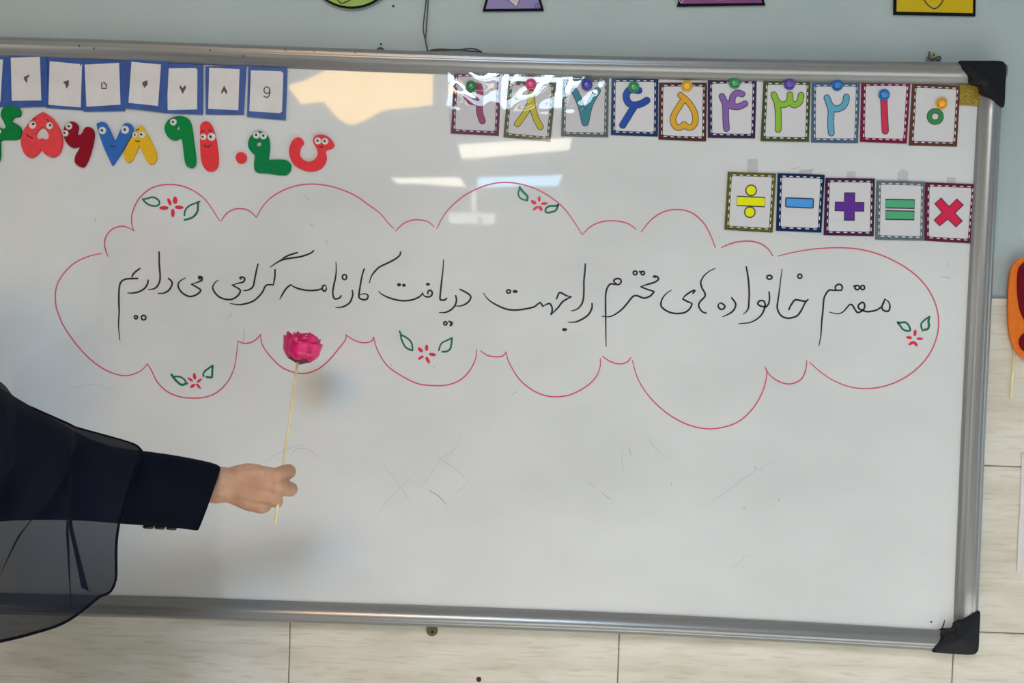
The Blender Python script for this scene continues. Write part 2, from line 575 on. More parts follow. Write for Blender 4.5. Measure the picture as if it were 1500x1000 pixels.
# ------------------------------------------------------------------ the whiteboard
c = P(600, 500)
wb = thing('whiteboard', (0, 0, EYE - 0.56), 'large glossy whiteboard with grey aluminium frame and handwriting, mounted on the wall', 'whiteboard')
LEFT_X = -1.34
TOPO = [(-330, 45.5), (-160, 49.5), (0, 53.5), (140, 57.2), (300, 63.2), (460, 69), (580, 73.4), (720, 77.7), (820, 80.3), (960, 83.4), (1120, 86.7), (1290, 89.6), (1400, 91.2), (1472, 92.3)]
BOTO = [(-300, 894), (-120, 897), (125, 902.8), (240, 905.7), (360, 909.4), (500, 913.7), (680, 919.6), (840, 925.5), (980, 931.8), (1170, 941.8), (1365, 953), (1428, 957)]
RTO = [(1471.5, 92), (1466.8, 170), (1457, 360), (1452, 460), (1443.5, 640), (1434.5, 860), (1430.5, 955)]
FY = -0.008
PROF = [(0.0, -0.0004), (0.0, -0.003), (0.14, -0.0065), (0.24, -0.0125), (0.36, -0.0165), (0.50, -0.0185), (0.60, -0.0187), (0.64, -0.0178), (0.68, -0.0187),
        (0.80, -0.0172), (0.92, -0.0135), (1.0, -0.0075), (1.0, 0.0185)]


def rail(name, outer, inner, m=None):
    n = len(PROF)
    v, f = [], []
    for o, i in zip(outer, inner):
        po, pi = P(o[0], o[1], FY), P(i[0], i[1], FY)
        for tt, y in PROF:
            v.append((pi.x + (po.x - pi.x) * tt, y, pi.z + (po.z - pi.z) * tt))
    for k in range(len(outer) - 1):
        for j in range(n - 1):
            f.append((k * n + j, k * n + j + 1, (k + 1) * n + j + 1, (k + 1) * n + j))
    f.append(tuple(range(n)))
    f.append(tuple((len(outer) - 1) * n + j for j in range(n))[::-1])
    me = obj(name, v, f, m or M_alu, wb, True)
    bm = bmesh.new(); bm.from_mesh(me.data); bmesh.ops.recalc_face_normals(bm, faces=bm.faces); bm.to_mesh(me.data); bm.free()
    return me


rail('frame_rail', TOPO, [(x, y + 28.5 + 2.5 * min(max(x, 0) / 500, 1)) for x, y in TOPO])
rail('frame_rail', BOTO, [(x, y - 29.5) for x, y in BOTO])
r_ = rail('frame_rail', RTO, [(x - 33, y) for x, y in RTO], M_alu_up)
LTO = [(-330, 45), (-318, 400), (-300, 895)]
rail('frame_rail', LTO, [(x + 33, y) for x, y in LTO], M_alu_up)

tl, tr_, br, bl = P(-320, 60), P(1455, 105), P(1415, 940), P(-290, 880)
mb = MB()
nx, nz = 1, 1
mb.add([(tl.x, 0, tl.z), (tr_.x, 0, tr_.z), (br.x, 0, br.z), (bl.x, 0, bl.z), (tl.x, 0.012, tl.z), (tr_.x, 0.012, tr_.z), (br.x, 0.012, br.z), (bl.x, 0.012, bl.z)],
       [(3, 2, 1, 0), (4, 5, 6, 7), (0, 1, 5, 4), (1, 2, 6, 5), (2, 3, 7, 6), (3, 0, 4, 7)])
mb.build('writing_surface', M_board, wb)


def cap(outline, crease):
    lp = smooth(outline, True, 4)
    b = cut('corner_cap', [lp], 0.0185, 0.0405, M_cap, wb, 0.004, plane=-0.015)
    mbx = MB()                                          # raised mitre fold
    for q in crease:
        pass
    return b


def corner_cap(outline, apex):
    """moulded cap: bevelled rim rising to a slightly domed face with a mitre ridge toward the outer corner"""
    lp = [P(x, y, -0.014) for x, y in smooth(outline, True, 4)]
    ap = P(apex[0], apex[1], -0.02)
    n = len(lp)
    c = sum(lp, Vector()) / n
    v = [(p.x, 0.0185, p.z) for p in lp] + [(p.x, -0.017, p.z) for p in lp]
    v += [tuple((p + (c - p) * 0.05).xz) for p in lp]
    v = v[:2 * n] + [(a, -0.0205, b) for a, b in v[2 * n:]] + [(ap.x, -0.0245, ap.z)]
    f = []
    for i in range(n):
        k = (i + 1) % n
        f += [(i, k, n + k, n + i), (n + i, n + k, 2 * n + k, 2 * n + i), (2 * n + i, 2 * n + k, 3 * n)]
    f.append(tuple(range(n))[::-1])
    o = obj('corner_cap', v, f, M_cap, wb)
    bm = bmesh.new(); bm.from_mesh(o.data); bmesh.ops.recalc_face_normals(bm, faces=bm.faces); bm.to_mesh(o.data); bm.free()
    return o


corner_cap(T(1390, 60, 8.333, [(130, 245, 1), (360, 246), (600, 247), (665, 275), (690, 345), (680, 500), (668, 780), (650, 805), (595, 805), (500, 715), (400, 622),
                               (385, 545), (330, 530), (285, 510), (225, 430), (135, 345)]), (1446, 119))
corner_cap(T(1360, 880, 8.333, [(45, 578), (60, 545), (140, 460), (205, 370), (320, 355), (350, 280), (400, 240), (490, 160), (550, 125), (600, 122), (622, 145),
                                (612, 360), (602, 560), (580, 615), (520, 648), (300, 640), (50, 620, 1)]), (1407, 934))
corner_cap([(-330, 44), (-270, 46), (-280, 62), (-296, 76), (-298, 92), (-312, 108), (-328, 108)], (-314, 62))
corner_cap([(-302, 840), (-286, 840), (-268, 858), (-266, 868), (-250, 880), (-244, 896), (-300, 896)], (-284, 882))


def tab(cx, cy, r, hx, hy):
    k = DIST / F_PX
    o = cut('mounting_tab', [ring_pts(cx, cy, r, n=28), ring_pts(hx, hy, 2.1, n=12)], 0.0185, 0.002, mat('tarnished_brass', alb(96, 80, 58), 0.45, 0.3), wb)
    q = P(hx, hy, 0.0185)
    lathe('screw', (q.x, 0.0192, q.z), [(0.0024, 0.0), (0.0022, 0.0012), (0.001, 0.0016)], mat('dark_screw', (0.03, 0.025, 0.02, 1), 0.4, 0.6), o, 12)


tab(633, 922.5, 8.3, 633.5, 925)
mbt = cut('mounting_tab', [ring_pts(557.5, 76, 6.6, n=28)], 0.019, 0.002, mat('dark_steel', (0.05, 0.05, 0.05, 1), 0.5, 0.4), wb)

# ---- drawings and handwriting on the board
INK_Y = -0.0004
CB = lambda p: T(60, 250, 4.347, p)
CC = lambda p: T(360, 250, 4.347, p)
CD = lambda p: T(640, 250, 4.347, p)
CE = lambda p: T(900, 290, 2.858, p)
CF = lambda p: T(60, 400, 4.347, p)
CG = lambda p: T(360, 460, 3.75, p)
CH = lambda p: T(680, 460, 3.75, p)
cloud = [
    CB([(388, 527), (320, 540), (240, 572), (180, 615), (130, 675), (102, 730), (92, 795), (98, 870)]) + CF([(110, 255), (150, 345), (240, 470), (330, 560), (420, 620), (500, 648), (560, 650), (620, 630), (655, 605), (678, 577)]),
    CF([(678, 577), (705, 620), (740, 690), (800, 750), (880, 785), (960, 795), (1040, 790), (1110, 765), (1170, 715), (1215, 645), (1240, 560), (1255, 432)]),
    CF([(1255, 432), (1300, 447), (1350, 435), (1385, 408), (1400, 388)]),
    CB([(430, 545), (415, 515), (405, 460), (420, 410), (455, 372), (510, 353), (555, 362), (592, 383)]),
    CB([(592, 383), (578, 330), (582, 270), (610, 200), (650, 150), (710, 108), (780, 90), (860, 90), (930, 108), (1000, 145), (1060, 200), (1137, 318)]),
    CB([(1148, 320), (1185, 270), (1240, 243), (1300, 245), (1340, 265), (1372, 297)]),
    CC([(68, 297), (110, 225), (170, 165), (250, 120), (340, 92), (430, 85), (520, 95), (610, 120), (700, 160), (780, 215), (860, 275), (900, 325), (940, 367)]),
    CC([(955, 383), (1000, 340), (1050, 317), (1100, 312), (1160, 325), (1200, 357)]),
    CD([(0, 368), (40, 290), (100, 220), (180, 155), (280, 105), (370, 80), (460, 75), (560, 92), (650, 125), (740, 180), (810, 240), (870, 320), (926, 408)]),
    CD([(930, 402), (980, 355), (1040, 328), (1110, 318), (1190, 328), (1240, 350), (1268, 375)]),
    CE([(112, 142), (150, 95), (200, 60), (260, 48), (320, 60), (370, 100), (400, 150), (422, 207)]),
    CE([(448, 207), (500, 187), (560, 180), (610, 190), (645, 215), (662, 242)]),
    CE([(685, 243), (760, 225), (850, 212), (940, 208), (1030, 215), (1120, 240), (1210, 285), (1280, 340), (1330, 410), (1355, 490), (1352, 570), (1320, 650), (1260, 720), (1180, 770), (1090, 795), (1000, 793), (920, 765), (860, 725), (817, 687)]),
    CE([(805, 680), (800, 720), (780, 760), (735, 778), (690, 768), (650, 740), (630, 705)]),
    CE([(632, 712), (638, 740), (620, 810), (580, 880), (520, 935), (450, 960), (380, 965), (300, 945), (220, 900), (150, 835), (100, 760), (75, 680)]),
    CH([(915, 238), (900, 258), (870, 272), (830, 270), (790, 253), (760, 230)]),
    CH([(748, 243), (745, 295), (720, 350), (670, 397), (590, 440), (520, 453), (450, 448), (380, 420), (310, 365), (265, 300), (240, 250), (231, 207)]),
    CH([(231, 207), (210, 230), (170, 234), (125, 225), (90, 200)]),
    CG([(1268, 192), (1262, 245), (1230, 310), (1180, 360), (1110, 388), (1030, 392), (940, 380), (850, 335), (780, 285), (735, 220), (712, 165), (703, 125)]),
    CG([(703, 125), (690, 148), (650, 157), (600, 145), (555, 117)]),
    CG([(550, 110), (548, 140), (510, 190), (460, 250), (400, 300), (330, 325), (260, 318), (190, 285), (130, 225), (90, 165), (82, 110)]),
]
mb = MB()
for s in cloud: add_ribbon(mb, smooth(s), 1.9, INK_Y, (0.7, 0.7))
cl = mb.build('cloud_outline', M_red, wb)
cl['label'] = 'thin red scalloped cloud outline'

K1 = lambda p: T(1180, 380, 7.14, p)
K2 = lambda p: T(1060, 380, 10.0, p)
K3 = lambda p: T(950, 380, 10.0, p)
K4 = lambda p: T(820, 380, 7.14, p)
K5 = lambda p: T(700, 380, 8.333, p)
K6 = lambda p: T(540, 360, 7.69, p)
K7 = lambda p: T(410, 350, 7.895, p)
K8 = lambda p: T(300, 360, 8.333, p)
K9 = lambda p: T(160, 360, 6.667, p)
R_ = lambda cx, cy, rx, ry=None: closed(ring_pts(cx, cy, rx, ry, 12))
words = [
    ([K1([(375, 320), (385, 290), (365, 262), (335, 262), (312, 285), (320, 315), (375, 322)]),
      K1([(375, 322), (300, 322), (245, 322), (210, 365), (190, 420), (180, 540), (168, 660), (160, 790), (140, 900)]),
      K1([(830, 415), (805, 470), (800, 515), (835, 540), (870, 535), (882, 490), (870, 445), (838, 418)]),
      K1([(822, 440), (800, 485), (765, 515), (720, 535), (650, 545), (605, 535), (555, 510), (555, 475), (595, 447), (618, 475), (608, 520), (570, 548), (540, 552), (515, 520), (490, 478), (462, 472), (430, 505), (390, 548), (340, 567), (290, 560), (250, 550)])],
     [K1(R_(540, 293, 24, 22)), K1(R_(597, 293, 20, 22)), K1([(505, 278), (530, 272)])], []),
    ([K2([(955, 735), (985, 670), (1040, 595), (1100, 595), (1175, 610), (1215, 605), (1235, 585)]),
      K2([(1235, 585), (1190, 640), (1140, 740), (1080, 820), (1000, 852), (930, 858), (860, 835), (810, 780), (785, 700), (795, 600), (815, 460), (830, 330), (855, 140)]),
      K2([(665, 475), (672, 560), (660, 640), (625, 688), (580, 690), (520, 670), (500, 640), (530, 605), (580, 605), (605, 640), (600, 710), (560, 800), (490, 870), (400, 918), (320, 932), (220, 940)]),
      K2([(330, 105), (350, 210), (368, 350), (375, 500), (368, 640), (362, 710), (330, 765), (290, 800)]),
      K3([(1215, 560), (1265, 625), (1275, 680), (1240, 750), (1170, 800), (1085, 838)]),
      K3([(1050, 635), (1095, 655), (1118, 690), (1095, 722), (1055, 728), (1020, 690), (1030, 650), (1050, 635)])],
     [K2(R_(1115, 245, 30)), K2(R_(670, 260, 38, 28))], []),
    ([K3([(845, 785), (790, 765), (745, 710), (735, 660), (760, 610), (810, 560), (830, 520), (820, 480), (785, 420), (765, 350), (775, 300), (820, 230), (900, 165), (980, 128)]),
      K3([(650, 495), (675, 465), (665, 450), (590, 490), (530, 535), (500, 578)]),
      K3([(500, 578), (560, 610), (620, 635)]), K3([(620, 635), (635, 655), (600, 725), (530, 775), (440, 790), (360, 785), (270, 755), (190, 690), (185, 620), (215, 550), (270, 490), (335, 448)])], [], []),
    ([K4([(985, 178), (1020, 180), (1030, 210), (985, 240), (900, 265), (848, 285)]), K4([(848, 285), (910, 310), (970, 330), (982, 342), (940, 385), (880, 403), (840, 390), (800, 377), (760, 390), (720, 440), (660, 510), (600, 560), (540, 592), (490, 598), (440, 592)]),
      K4([(620, 262), (642, 235), (630, 205), (590, 200), (565, 220), (580, 245), (610, 262)]), K4([(610, 262), (570, 258), (530, 255), (500, 290), (482, 350), (478, 450), (480, 600), (482, 760), (485, 910)])],
     [K4(R_(788, 140, 20)), K4(R_(868, 142, 18)), K4([(835, 128), (852, 130)])], [K4(ring_pts(995, 178, 24, 14))]),
    ([K4([(267, 45), (262, 130), (252, 230), (252, 330), (245, 420), (220, 480), (175, 522), (120, 537)]), K4([(337, 460), (335, 510), (300, 575), (240, 620), (165, 652), (85, 655)])], [], []),
    ([K5([(960, 480), (990, 410), (1020, 408), (1080, 440), (1140, 455)]), K5([(1140, 455), (1040, 510), (980, 585), (900, 665)]), K5([(900, 665), (908, 600), (890, 550), (870, 537), (835, 548), (795, 572)]),
      K5([(795, 572), (780, 550), (762, 522)]), K5([(762, 522), (730, 545), (690, 575), (620, 595), (520, 612), (430, 616), (350, 605), (260, 570), (170, 520), (110, 470), (70, 410)])],
     [K5(R_(375, 390, 24, 20)), K5([(892, 668), (903, 640)])], [K5(ring_pts(455, 390, 32, 20)), K5(ring_pts(1058, 855, 32, 20))]),
    ([K6([(1030, 490), (1100, 525), (1148, 565), (1140, 610), (1100, 650), (1040, 675), (980, 677)]), K6([(980, 560), (990, 610), (970, 675), (920, 725), (860, 750), (795, 750)]),
      K6([(880, 590), (860, 608), (825, 610), (805, 595), (812, 500), (825, 380), (838, 260), (843, 155)]), K6([(668, 540), (668, 515), (692, 500), (715, 520), (708, 560), (665, 575), (625, 562), (605, 520)]),
      K6([(604, 540), (570, 575), (500, 605), (410, 618), (320, 610), (220, 580), (150, 545), (112, 512)])],
     [K6(R_(865, 872, 18)), K6([(905, 850), (935, 860), (940, 880), (920, 900)])], [K6(ring_pts(668, 432, 24, 17)), K6(ring_pts(343, 438, 24, 20)), K6(ring_pts(398, 443, 22, 18)), K6(ring_pts(928, 878, 14, 16))]),
    ([K7([(1395, 150), (1385, 190), (1320, 240), (1230, 285), (1150, 325), (1090, 385), (1055, 440), (1035, 510)]), K7([(975, 345), (950, 430), (930, 540), (915, 640), (920, 680), (970, 702), (1010, 690), (1018, 650), (980, 632), (925, 645)]),
      K7([(838, 595), (842, 650), (815, 725), (770, 765), (710, 788), (645, 792)]), K7([(710, 655), (690, 680), (650, 692), (625, 680), (612, 620), (625, 530), (645, 440), (652, 350), (648, 265)]),
      K7(R_(515, 568, 24, 34)), K7([(490, 572), (430, 590), (340, 595), (240, 580), (170, 555), (128, 528)]), K7([(128, 528), (80, 565), (35, 630), (0, 695)])],
     [K7(R_(748, 440, 25, 29))], []),
    ([K8([(1330, 58), (1290, 90), (1170, 132), (1060, 148), (950, 170), (880, 205), (800, 260)]), K8([(1130, 82), (1040, 110), (985, 135), (940, 162)]), K8([(858, 290), (855, 380), (838, 475)]),
      K8([(838, 475), (770, 475), (735, 500), (700, 570), (620, 655), (540, 695), (450, 715), (380, 715), (310, 702)]), K8([(650, 222), (625, 330), (605, 430), (595, 485), (560, 525), (500, 545), (470, 543)]),
      K8([(445, 405), (430, 390), (455, 380), (488, 400), (470, 440), (400, 458), (335, 478)]), K8([(335, 478), (410, 520), (435, 550), (410, 600), (350, 645), (280, 655), (200, 635), (140, 590), (100, 525), (105, 480), (135, 440), (165, 420)])], [], []),
    ([K9([(880, 320), (875, 300), (905, 305), (905, 335), (870, 352), (805, 375)]), K9([(805, 375), (850, 400), (893, 432), (870, 465), (820, 490), (770, 490), (710, 455), (675, 400), (680, 360), (705, 335), (745, 312)])], [], [K9(ring_pts(886, 312, 20, 18))]),
    ([K9([(580, 318), (612, 350), (610, 390), (580, 435), (530, 462), (475, 462)]), K9([(488, 60), (490, 180), (498, 290), (492, 350), (465, 400), (430, 420), (380, 427)]), K9([(380, 335), (375, 370), (345, 415), (290, 448), (230, 460), (180, 460)]),
      K9([(302, 220), (255, 255), (230, 285), (222, 310)]), K9([(278, 318), (220, 320), (160, 325), (115, 355), (98, 420), (95, 550), (98, 640), (92, 780), (105, 920)])],
     [K9(R_(337, 700, 22)), K9(R_(262, 697, 15)), K9([(278, 318), (222, 320)])], []),
]
hw = None
mbs = []
for strokes, small, blobs in words:
    mb = MB()
    for s in strokes: add_ribbon(mb, smooth(s), 2.6, INK_Y, (0.85, 0.45))
    for s in small: add_ribbon(mb, smooth(s), 2.5, INK_Y)
    for s in blobs: add_poly(mb, s, INK_Y)
    mbs.append(mb)
hw = mbs[0].build('handwriting', M_ink, wb)
hw['label'] = 'one line of black marker handwriting'
for mb in mbs[1:]: mb.build('handwritten_word', M_ink, hw)

flowers = [
    ((200, 275, 15.0), [((690, 225), (755, 385), 80), ((850, 190), (850, 355), 112), ((1040, 435), (845, 425), 92), ((800, 650), (800, 460), 92), ((500, 445), (705, 440), 95)],
     [([(180, 245), (260, 230), (340, 205), (420, 225), (490, 280), (505, 340), (470, 385), (390, 400), (290, 380), (200, 320), (135, 245)], 38)],
     [([(1055, 605), (1065, 520), (1110, 440), (1200, 375), (1310, 335), (1390, 300)], 38), ([(1360, 310), (1350, 400), (1345, 500), (1290, 600), (1200, 665), (1060, 705)], 46)]),
    ((745, 265, 16.67), [((750, 370), (745, 505), 82), ((545, 480), (675, 560), 100), ((960, 545), (790, 560), 75), ((820, 730), (740, 610), 95), ((590, 715), (720, 620), 70)],
     [([(270, 150), (330, 240), (400, 310), (460, 380), (450, 475)], 58), ([(265, 190), (235, 310), (270, 400), (350, 450), (450, 475)], 42)],
     [([(1215, 590), (1120, 610), (1020, 610), (930, 650), (900, 720), (930, 770), (1050, 760), (1150, 720), (1190, 640), (1210, 590)], 50)]),
    ((575, 475, 15.0), [((755, 440), (748, 585), 80), ((560, 510), (660, 605), 88), ((960, 670), (800, 650), 78), ((815, 860), (735, 710), 78), ((560, 770), (685, 690), 64)],
     [([(155, 150), (200, 230), (290, 280), (380, 350), (430, 440), (440, 570)], 40), ([(180, 240), (205, 350), (280, 490), (360, 545), (440, 570)], 40)],
     [([(1018, 570), (1050, 460), (1100, 395), (1200, 350), (1305, 300)], 36), ([(1305, 300), (1295, 420), (1270, 530), (1200, 590), (1095, 600)], 42)]),
    ((240, 525, 16.67), [((740, 350), (765, 515), 88), ((580, 465), (715, 555), 64), ((930, 490), (810, 580), 64), ((905, 735), (790, 610), 66), ((645, 710), (765, 625), 78)],
     [([(190, 390), (260, 490), (370, 600), (450, 640), (570, 605)], 56), ([(250, 440), (370, 440), (450, 470), (520, 530), (535, 580)], 42)],
     [([(1195, 170), (1100, 235), (1000, 310), (965, 380), (975, 430)], 45), ([(1195, 180), (1185, 300), (1180, 440), (1140, 460), (1045, 447)], 52)]),
    ((1305, 455, 16.67), [((595, 455), (580, 620), 84), ((365, 645), (515, 660), 78), ((785, 685), (625, 680), 70), ((430, 835), (560, 750), 76), ((645, 865), (555, 752), 84)],
     [([(165, 285), (250, 290), (340, 280), (420, 340), (470, 470), (380, 490), (290, 450), (230, 370), (165, 290)], 48)],
     [([(935, 150), (830, 220), (750, 300), (735, 370), (775, 490)], 42), ([(935, 150), (915, 270), (930, 350), (900, 440), (820, 465)], 56)]),
]
for (x0, y0, s), pets, lf, rf in flowers:
    par = None
    for k, (a, b, w) in enumerate(pets):
        mb = MB()
        add_poly(mb, petal_pts(*T(x0, y0, s, [a, b]), w / s), INK_Y - 0.0001)
        if par is None: par = mb.build('flower_drawing', M_petal, wb); par['label'] = 'small red marker flower with two green leaves'
        else: mb.build('drawn_petal', M_petal, par)
    for leaf in (lf, rf):
        mb = MB()
        for pts, w in leaf: add_ribbon(mb, smooth(T(x0, y0, s, pts)), w / s, INK_Y - 0.0001)
        mb.build('drawn_leaf', M_green, par)

# half-wiped pen marks
X1 = lambda p: T(520, 600, 5.555, p)
X2 = lambda p: T(840, 620, 4.167, p)
X3 = lambda p: T(290, 640, 6.667, p)
mb = MB()
for s in (X1([(490, 520), (370, 630), (240, 770), (140, 940)]), X1([(200, 405), (350, 600), (470, 790)]), X1([(870, 205), (800, 330), (700, 400), (600, 540), (510, 655)]), X1([(650, 340), (740, 430), (850, 510), (960, 640)]),
          X1([(820, 310), (740, 420)]), X1([(805, 680), (860, 645), (930, 580)]), X2([(790, 520), (1050, 330), (1110, 290), (1240, 215)]), X2([(1175, 430), (1165, 560)]), X2([(1240, 215), (1210, 275)]), X2([(970, 880), (1020, 840), (1075, 795)]), X2([(970, 882), (1030, 882)]),
          X3([(630, 250), (800, 150), (930, 100), (1050, 75)]), X3([(880, 200), (960, 120), (1050, 115), (1150, 165), (1200, 210)]), [(98, 570), (140, 563), (175, 577)], [(412, 590), (404, 640)], [(497, 690), (560, 722)],
          [(421, 851), (450, 827)], X2([(300, 160), (295, 230), (315, 310)]), X2([(440, 70), (500, 150), (575, 215)]), X2([(510, 150), (490, 210)]), X2([(640, 150), (630, 230)]), X2([(590, 130), (595, 215)]), [(820, 830), (838, 824)], [(1070, 220), (1067, 236)]):
    mb = MB(); add_ribbon(mb, smooth(s), 0.9, -0.0002, (0.3, 0.3)); mb.build('wiped_marker_trace', M_faint, wb)
mb = MB()
for s in (X1([(600, 655), (680, 700), (745, 770)]), X2([(175, 425), (230, 465)]), X2([(95, 360), (125, 388)]), X2([(340, 145), (350, 190)]), X2([(1110, 265), (1113, 280)]), X2([(1150, 275), (1152, 290)]), X2([(1253, 455), (1254, 475)]), X2([(1030, 512), (1050, 522)]), X2([(598, 365), (598, 378)]),
          [(1379, 405), (1391, 407)], [(1389, 385), (1389, 391)], [(339, 458), (336, 465)], [(358, 482), (357, 500)], [(139, 319), (140, 325)], [(249, 257), (251, 259)], [(446, 286), (453, 293)], [(452, 326), (459, 332)], [(478, 352), (479, 357)], [(573, 533), (574, 536)], [(635, 536), (637, 539)],
          [(751, 578), (757, 573)], [(1050, 348), (1054, 348.5)], [(1261, 355), (1262, 357)], [(1268, 348), (1268, 351)], [(1098, 235), (1100, 238)], [(1160, 248), (1170, 245)], [(1185, 250), (1192, 248)]):
    mb = MB(); add_ribbon(mb, s, 1.3, -0.0002, (0.5, 0.5)); mb.build('marker_fleck', M_faint2, wb)
Q = lambda p: T(1360, 880, 8.333, p)
mb = MB()
add_ribbon(mb, smooth(Q([(195, 228), (183, 290), (160, 335), (125, 347)])), 1.6, -0.0005, (0.4, 0.8))
add_poly(mb, Q(ring_pts(33, 253, 12, n=10)), -0.0005)
add_poly(mb, Q([(330, 80), (318, 100), (312, 140), (300, 190), (318, 200), (338, 190)]), -0.0032)
mb.build('chipped_edge', M_pupil, wb)
mb = MB()
for x, y in ((116, 67.5), (137, 71), (308, 73.5), (356, 82), (418, 73), (460, 74.5), (520, 77), (118, 95)):
    mb2 = ring_pts(x, y, 1.0, 1.4, 8)
    vs = [P(a, b, -0.0192) for a, b in mb2]
    mb = MB(); mb.add([(v.x, -0.0192, v.z) for v in vs], [tuple(range(8))]); mb.build('frame_scuff', M_pupil, wb)

# ------------------------------------------------------------------ number cards with dashed borders
def inset(quad, d):
    c = (sum(q[0] for q in quad) / 4, sum(q[1] for q in quad) / 4)
    out = []
    for i in range(4):
        p, a, b = quad[i], quad[i - 1], quad[(i + 1) % 4]
        ua = ((a[0] - p[0]), (a[1] - p[1])); la = math.hypot(*ua)
        ub = ((b[0] - p[0]), (b[1] - p[1])); lb = math.hypot(*ub)
        out.append((p[0] + (ua[0] / la + ub[0] / lb) * d, p[1] + (ua[1] / la + ub[1] / lb) * d))
    return out


def rounded(quad, r, n=4):
    out = []
    for i in range(4):
        p, a, b = quad[i], quad[i - 1], quad[(i + 1) % 4]
        la, lb = math.hypot(a[0] - p[0], a[1] - p[1]), math.hypot(b[0] - p[0], b[1] - p[1])
        s = (p[0] + (a[0] - p[0]) / la * r, p[1] + (a[1] - p[1]) / la * r)
        e = (p[0] + (b[0] - p[0]) / lb * r, p[1] + (b[1] - p[1]) / lb * r)
        for k in range(n + 1):
            t = k / n
            out.append(((1 - t) ** 2 * s[0] + 2 * t * (1 - t) * p[0] + t * t * e[0], (1 - t) ** 2 * s[1] + 2 * t * (1 - t) * p[1] + t * t * e[1]))
    return out


def print_card(name, quad, border, label, group, lift=0.0, checks=False, bw=6.2, rough=0.16):
    cx = sum(q[0] for q in quad) / 4
    by = max(q[1] for q in quad)
    y0 = -0.0012 - lift
    base = P(cx, by)
    t = thing(name, (base.x, 0, base.z), label, 'card', group)
    border = tuple(0.86 * x for x in border)
    mc = mat('printed_border', alb(*border), rough)
    if checks:                                          # black-and-tint woven pattern of the border print
        c2 = alb(*checks)
        tc = N(mc, 'ShaderNodeTexCoord'); mp = N(mc, 'ShaderNodeMapping')
        mp.inputs['Rotation'].default_value = (0, 0.78, 0)
        ck = N(mc, 'ShaderNodeTexChecker'); ck.inputs['Scale'].default_value = 480
        ck.inputs['Color1'].default_value = alb(*border); ck.inputs['Color2'].default_value = c2
        wire(mc, tc, 'Object', mp, 'Vector'); wire(mc, mp, 'Vector', ck, 'Vector'); wire(mc, ck, 'Color', bsdf(mc), 'Base Color')
    slab('card_sheet', quad, y0, 0.0008, mc, t)
    yf = y0 - 0.0008
    mb = MB(); add_poly(mb, rounded(inset(quad, bw), 2.5), yf - 0.0002, 0); mb.build('white_panel', M_lam if rough < 0.4 else M_sheet, t)
    mb = MB()
    q = inset(quad, bw - 1.7)
    for i in range(4):
        a, b = q[i], q[(i + 1) % 4]
        L = math.hypot(b[0] - a[0], b[1] - a[1])
        n = max(int(L / 9.6), 1)
        for k in range(n):
            t0, t1 = (k + 0.30) / n, (k + 0.68) / n
            add_ribbon(mb, [(a[0] + (b[0] - a[0]) * t0, a[1] + (b[1] - a[1]) * t0), (a[0] + (b[0] - a[0]) * t1, a[1] + (b[1] - a[1]) * t1)], 1.35, yf - 0.0003)
    mb.build('dashed_border', M_dash, t)
    return t, yf


def printed(t, yf, strokes, w, col, name='numeral', ow=1.5, rough=0.16):
    mb = MB()
    for s in strokes: add_ribbon(mb, smooth(s), w + ow, yf - 0.0004)
    o = mb.build(name + '_outline', M_edge, t)
    mb = MB()
    for s in strokes: add_ribbon(mb, smooth(s), w - ow * 0.4, yf - 0.0006)
    mb.build(name, mat('printed_colour', tuple(0.9 * x for x in alb(*col)[:3]) + (1,), rough), t)


def printed_poly(t, yf, polys, col, name='symbol', ow=0.8):
    mb, mi = MB(), MB()
    for p in polys:
        add_ribbon(mb, closed(list(p)), 2 * ow, yf - 0.0006)
        me = [tuple(q) for q in p]
        add_poly(mi, me, yf - 0.0004)
    mb.build(name + '_outline', M_edge, t)
    mi.build(name, mat('printed_colour', alb(*col), 0.12), t)


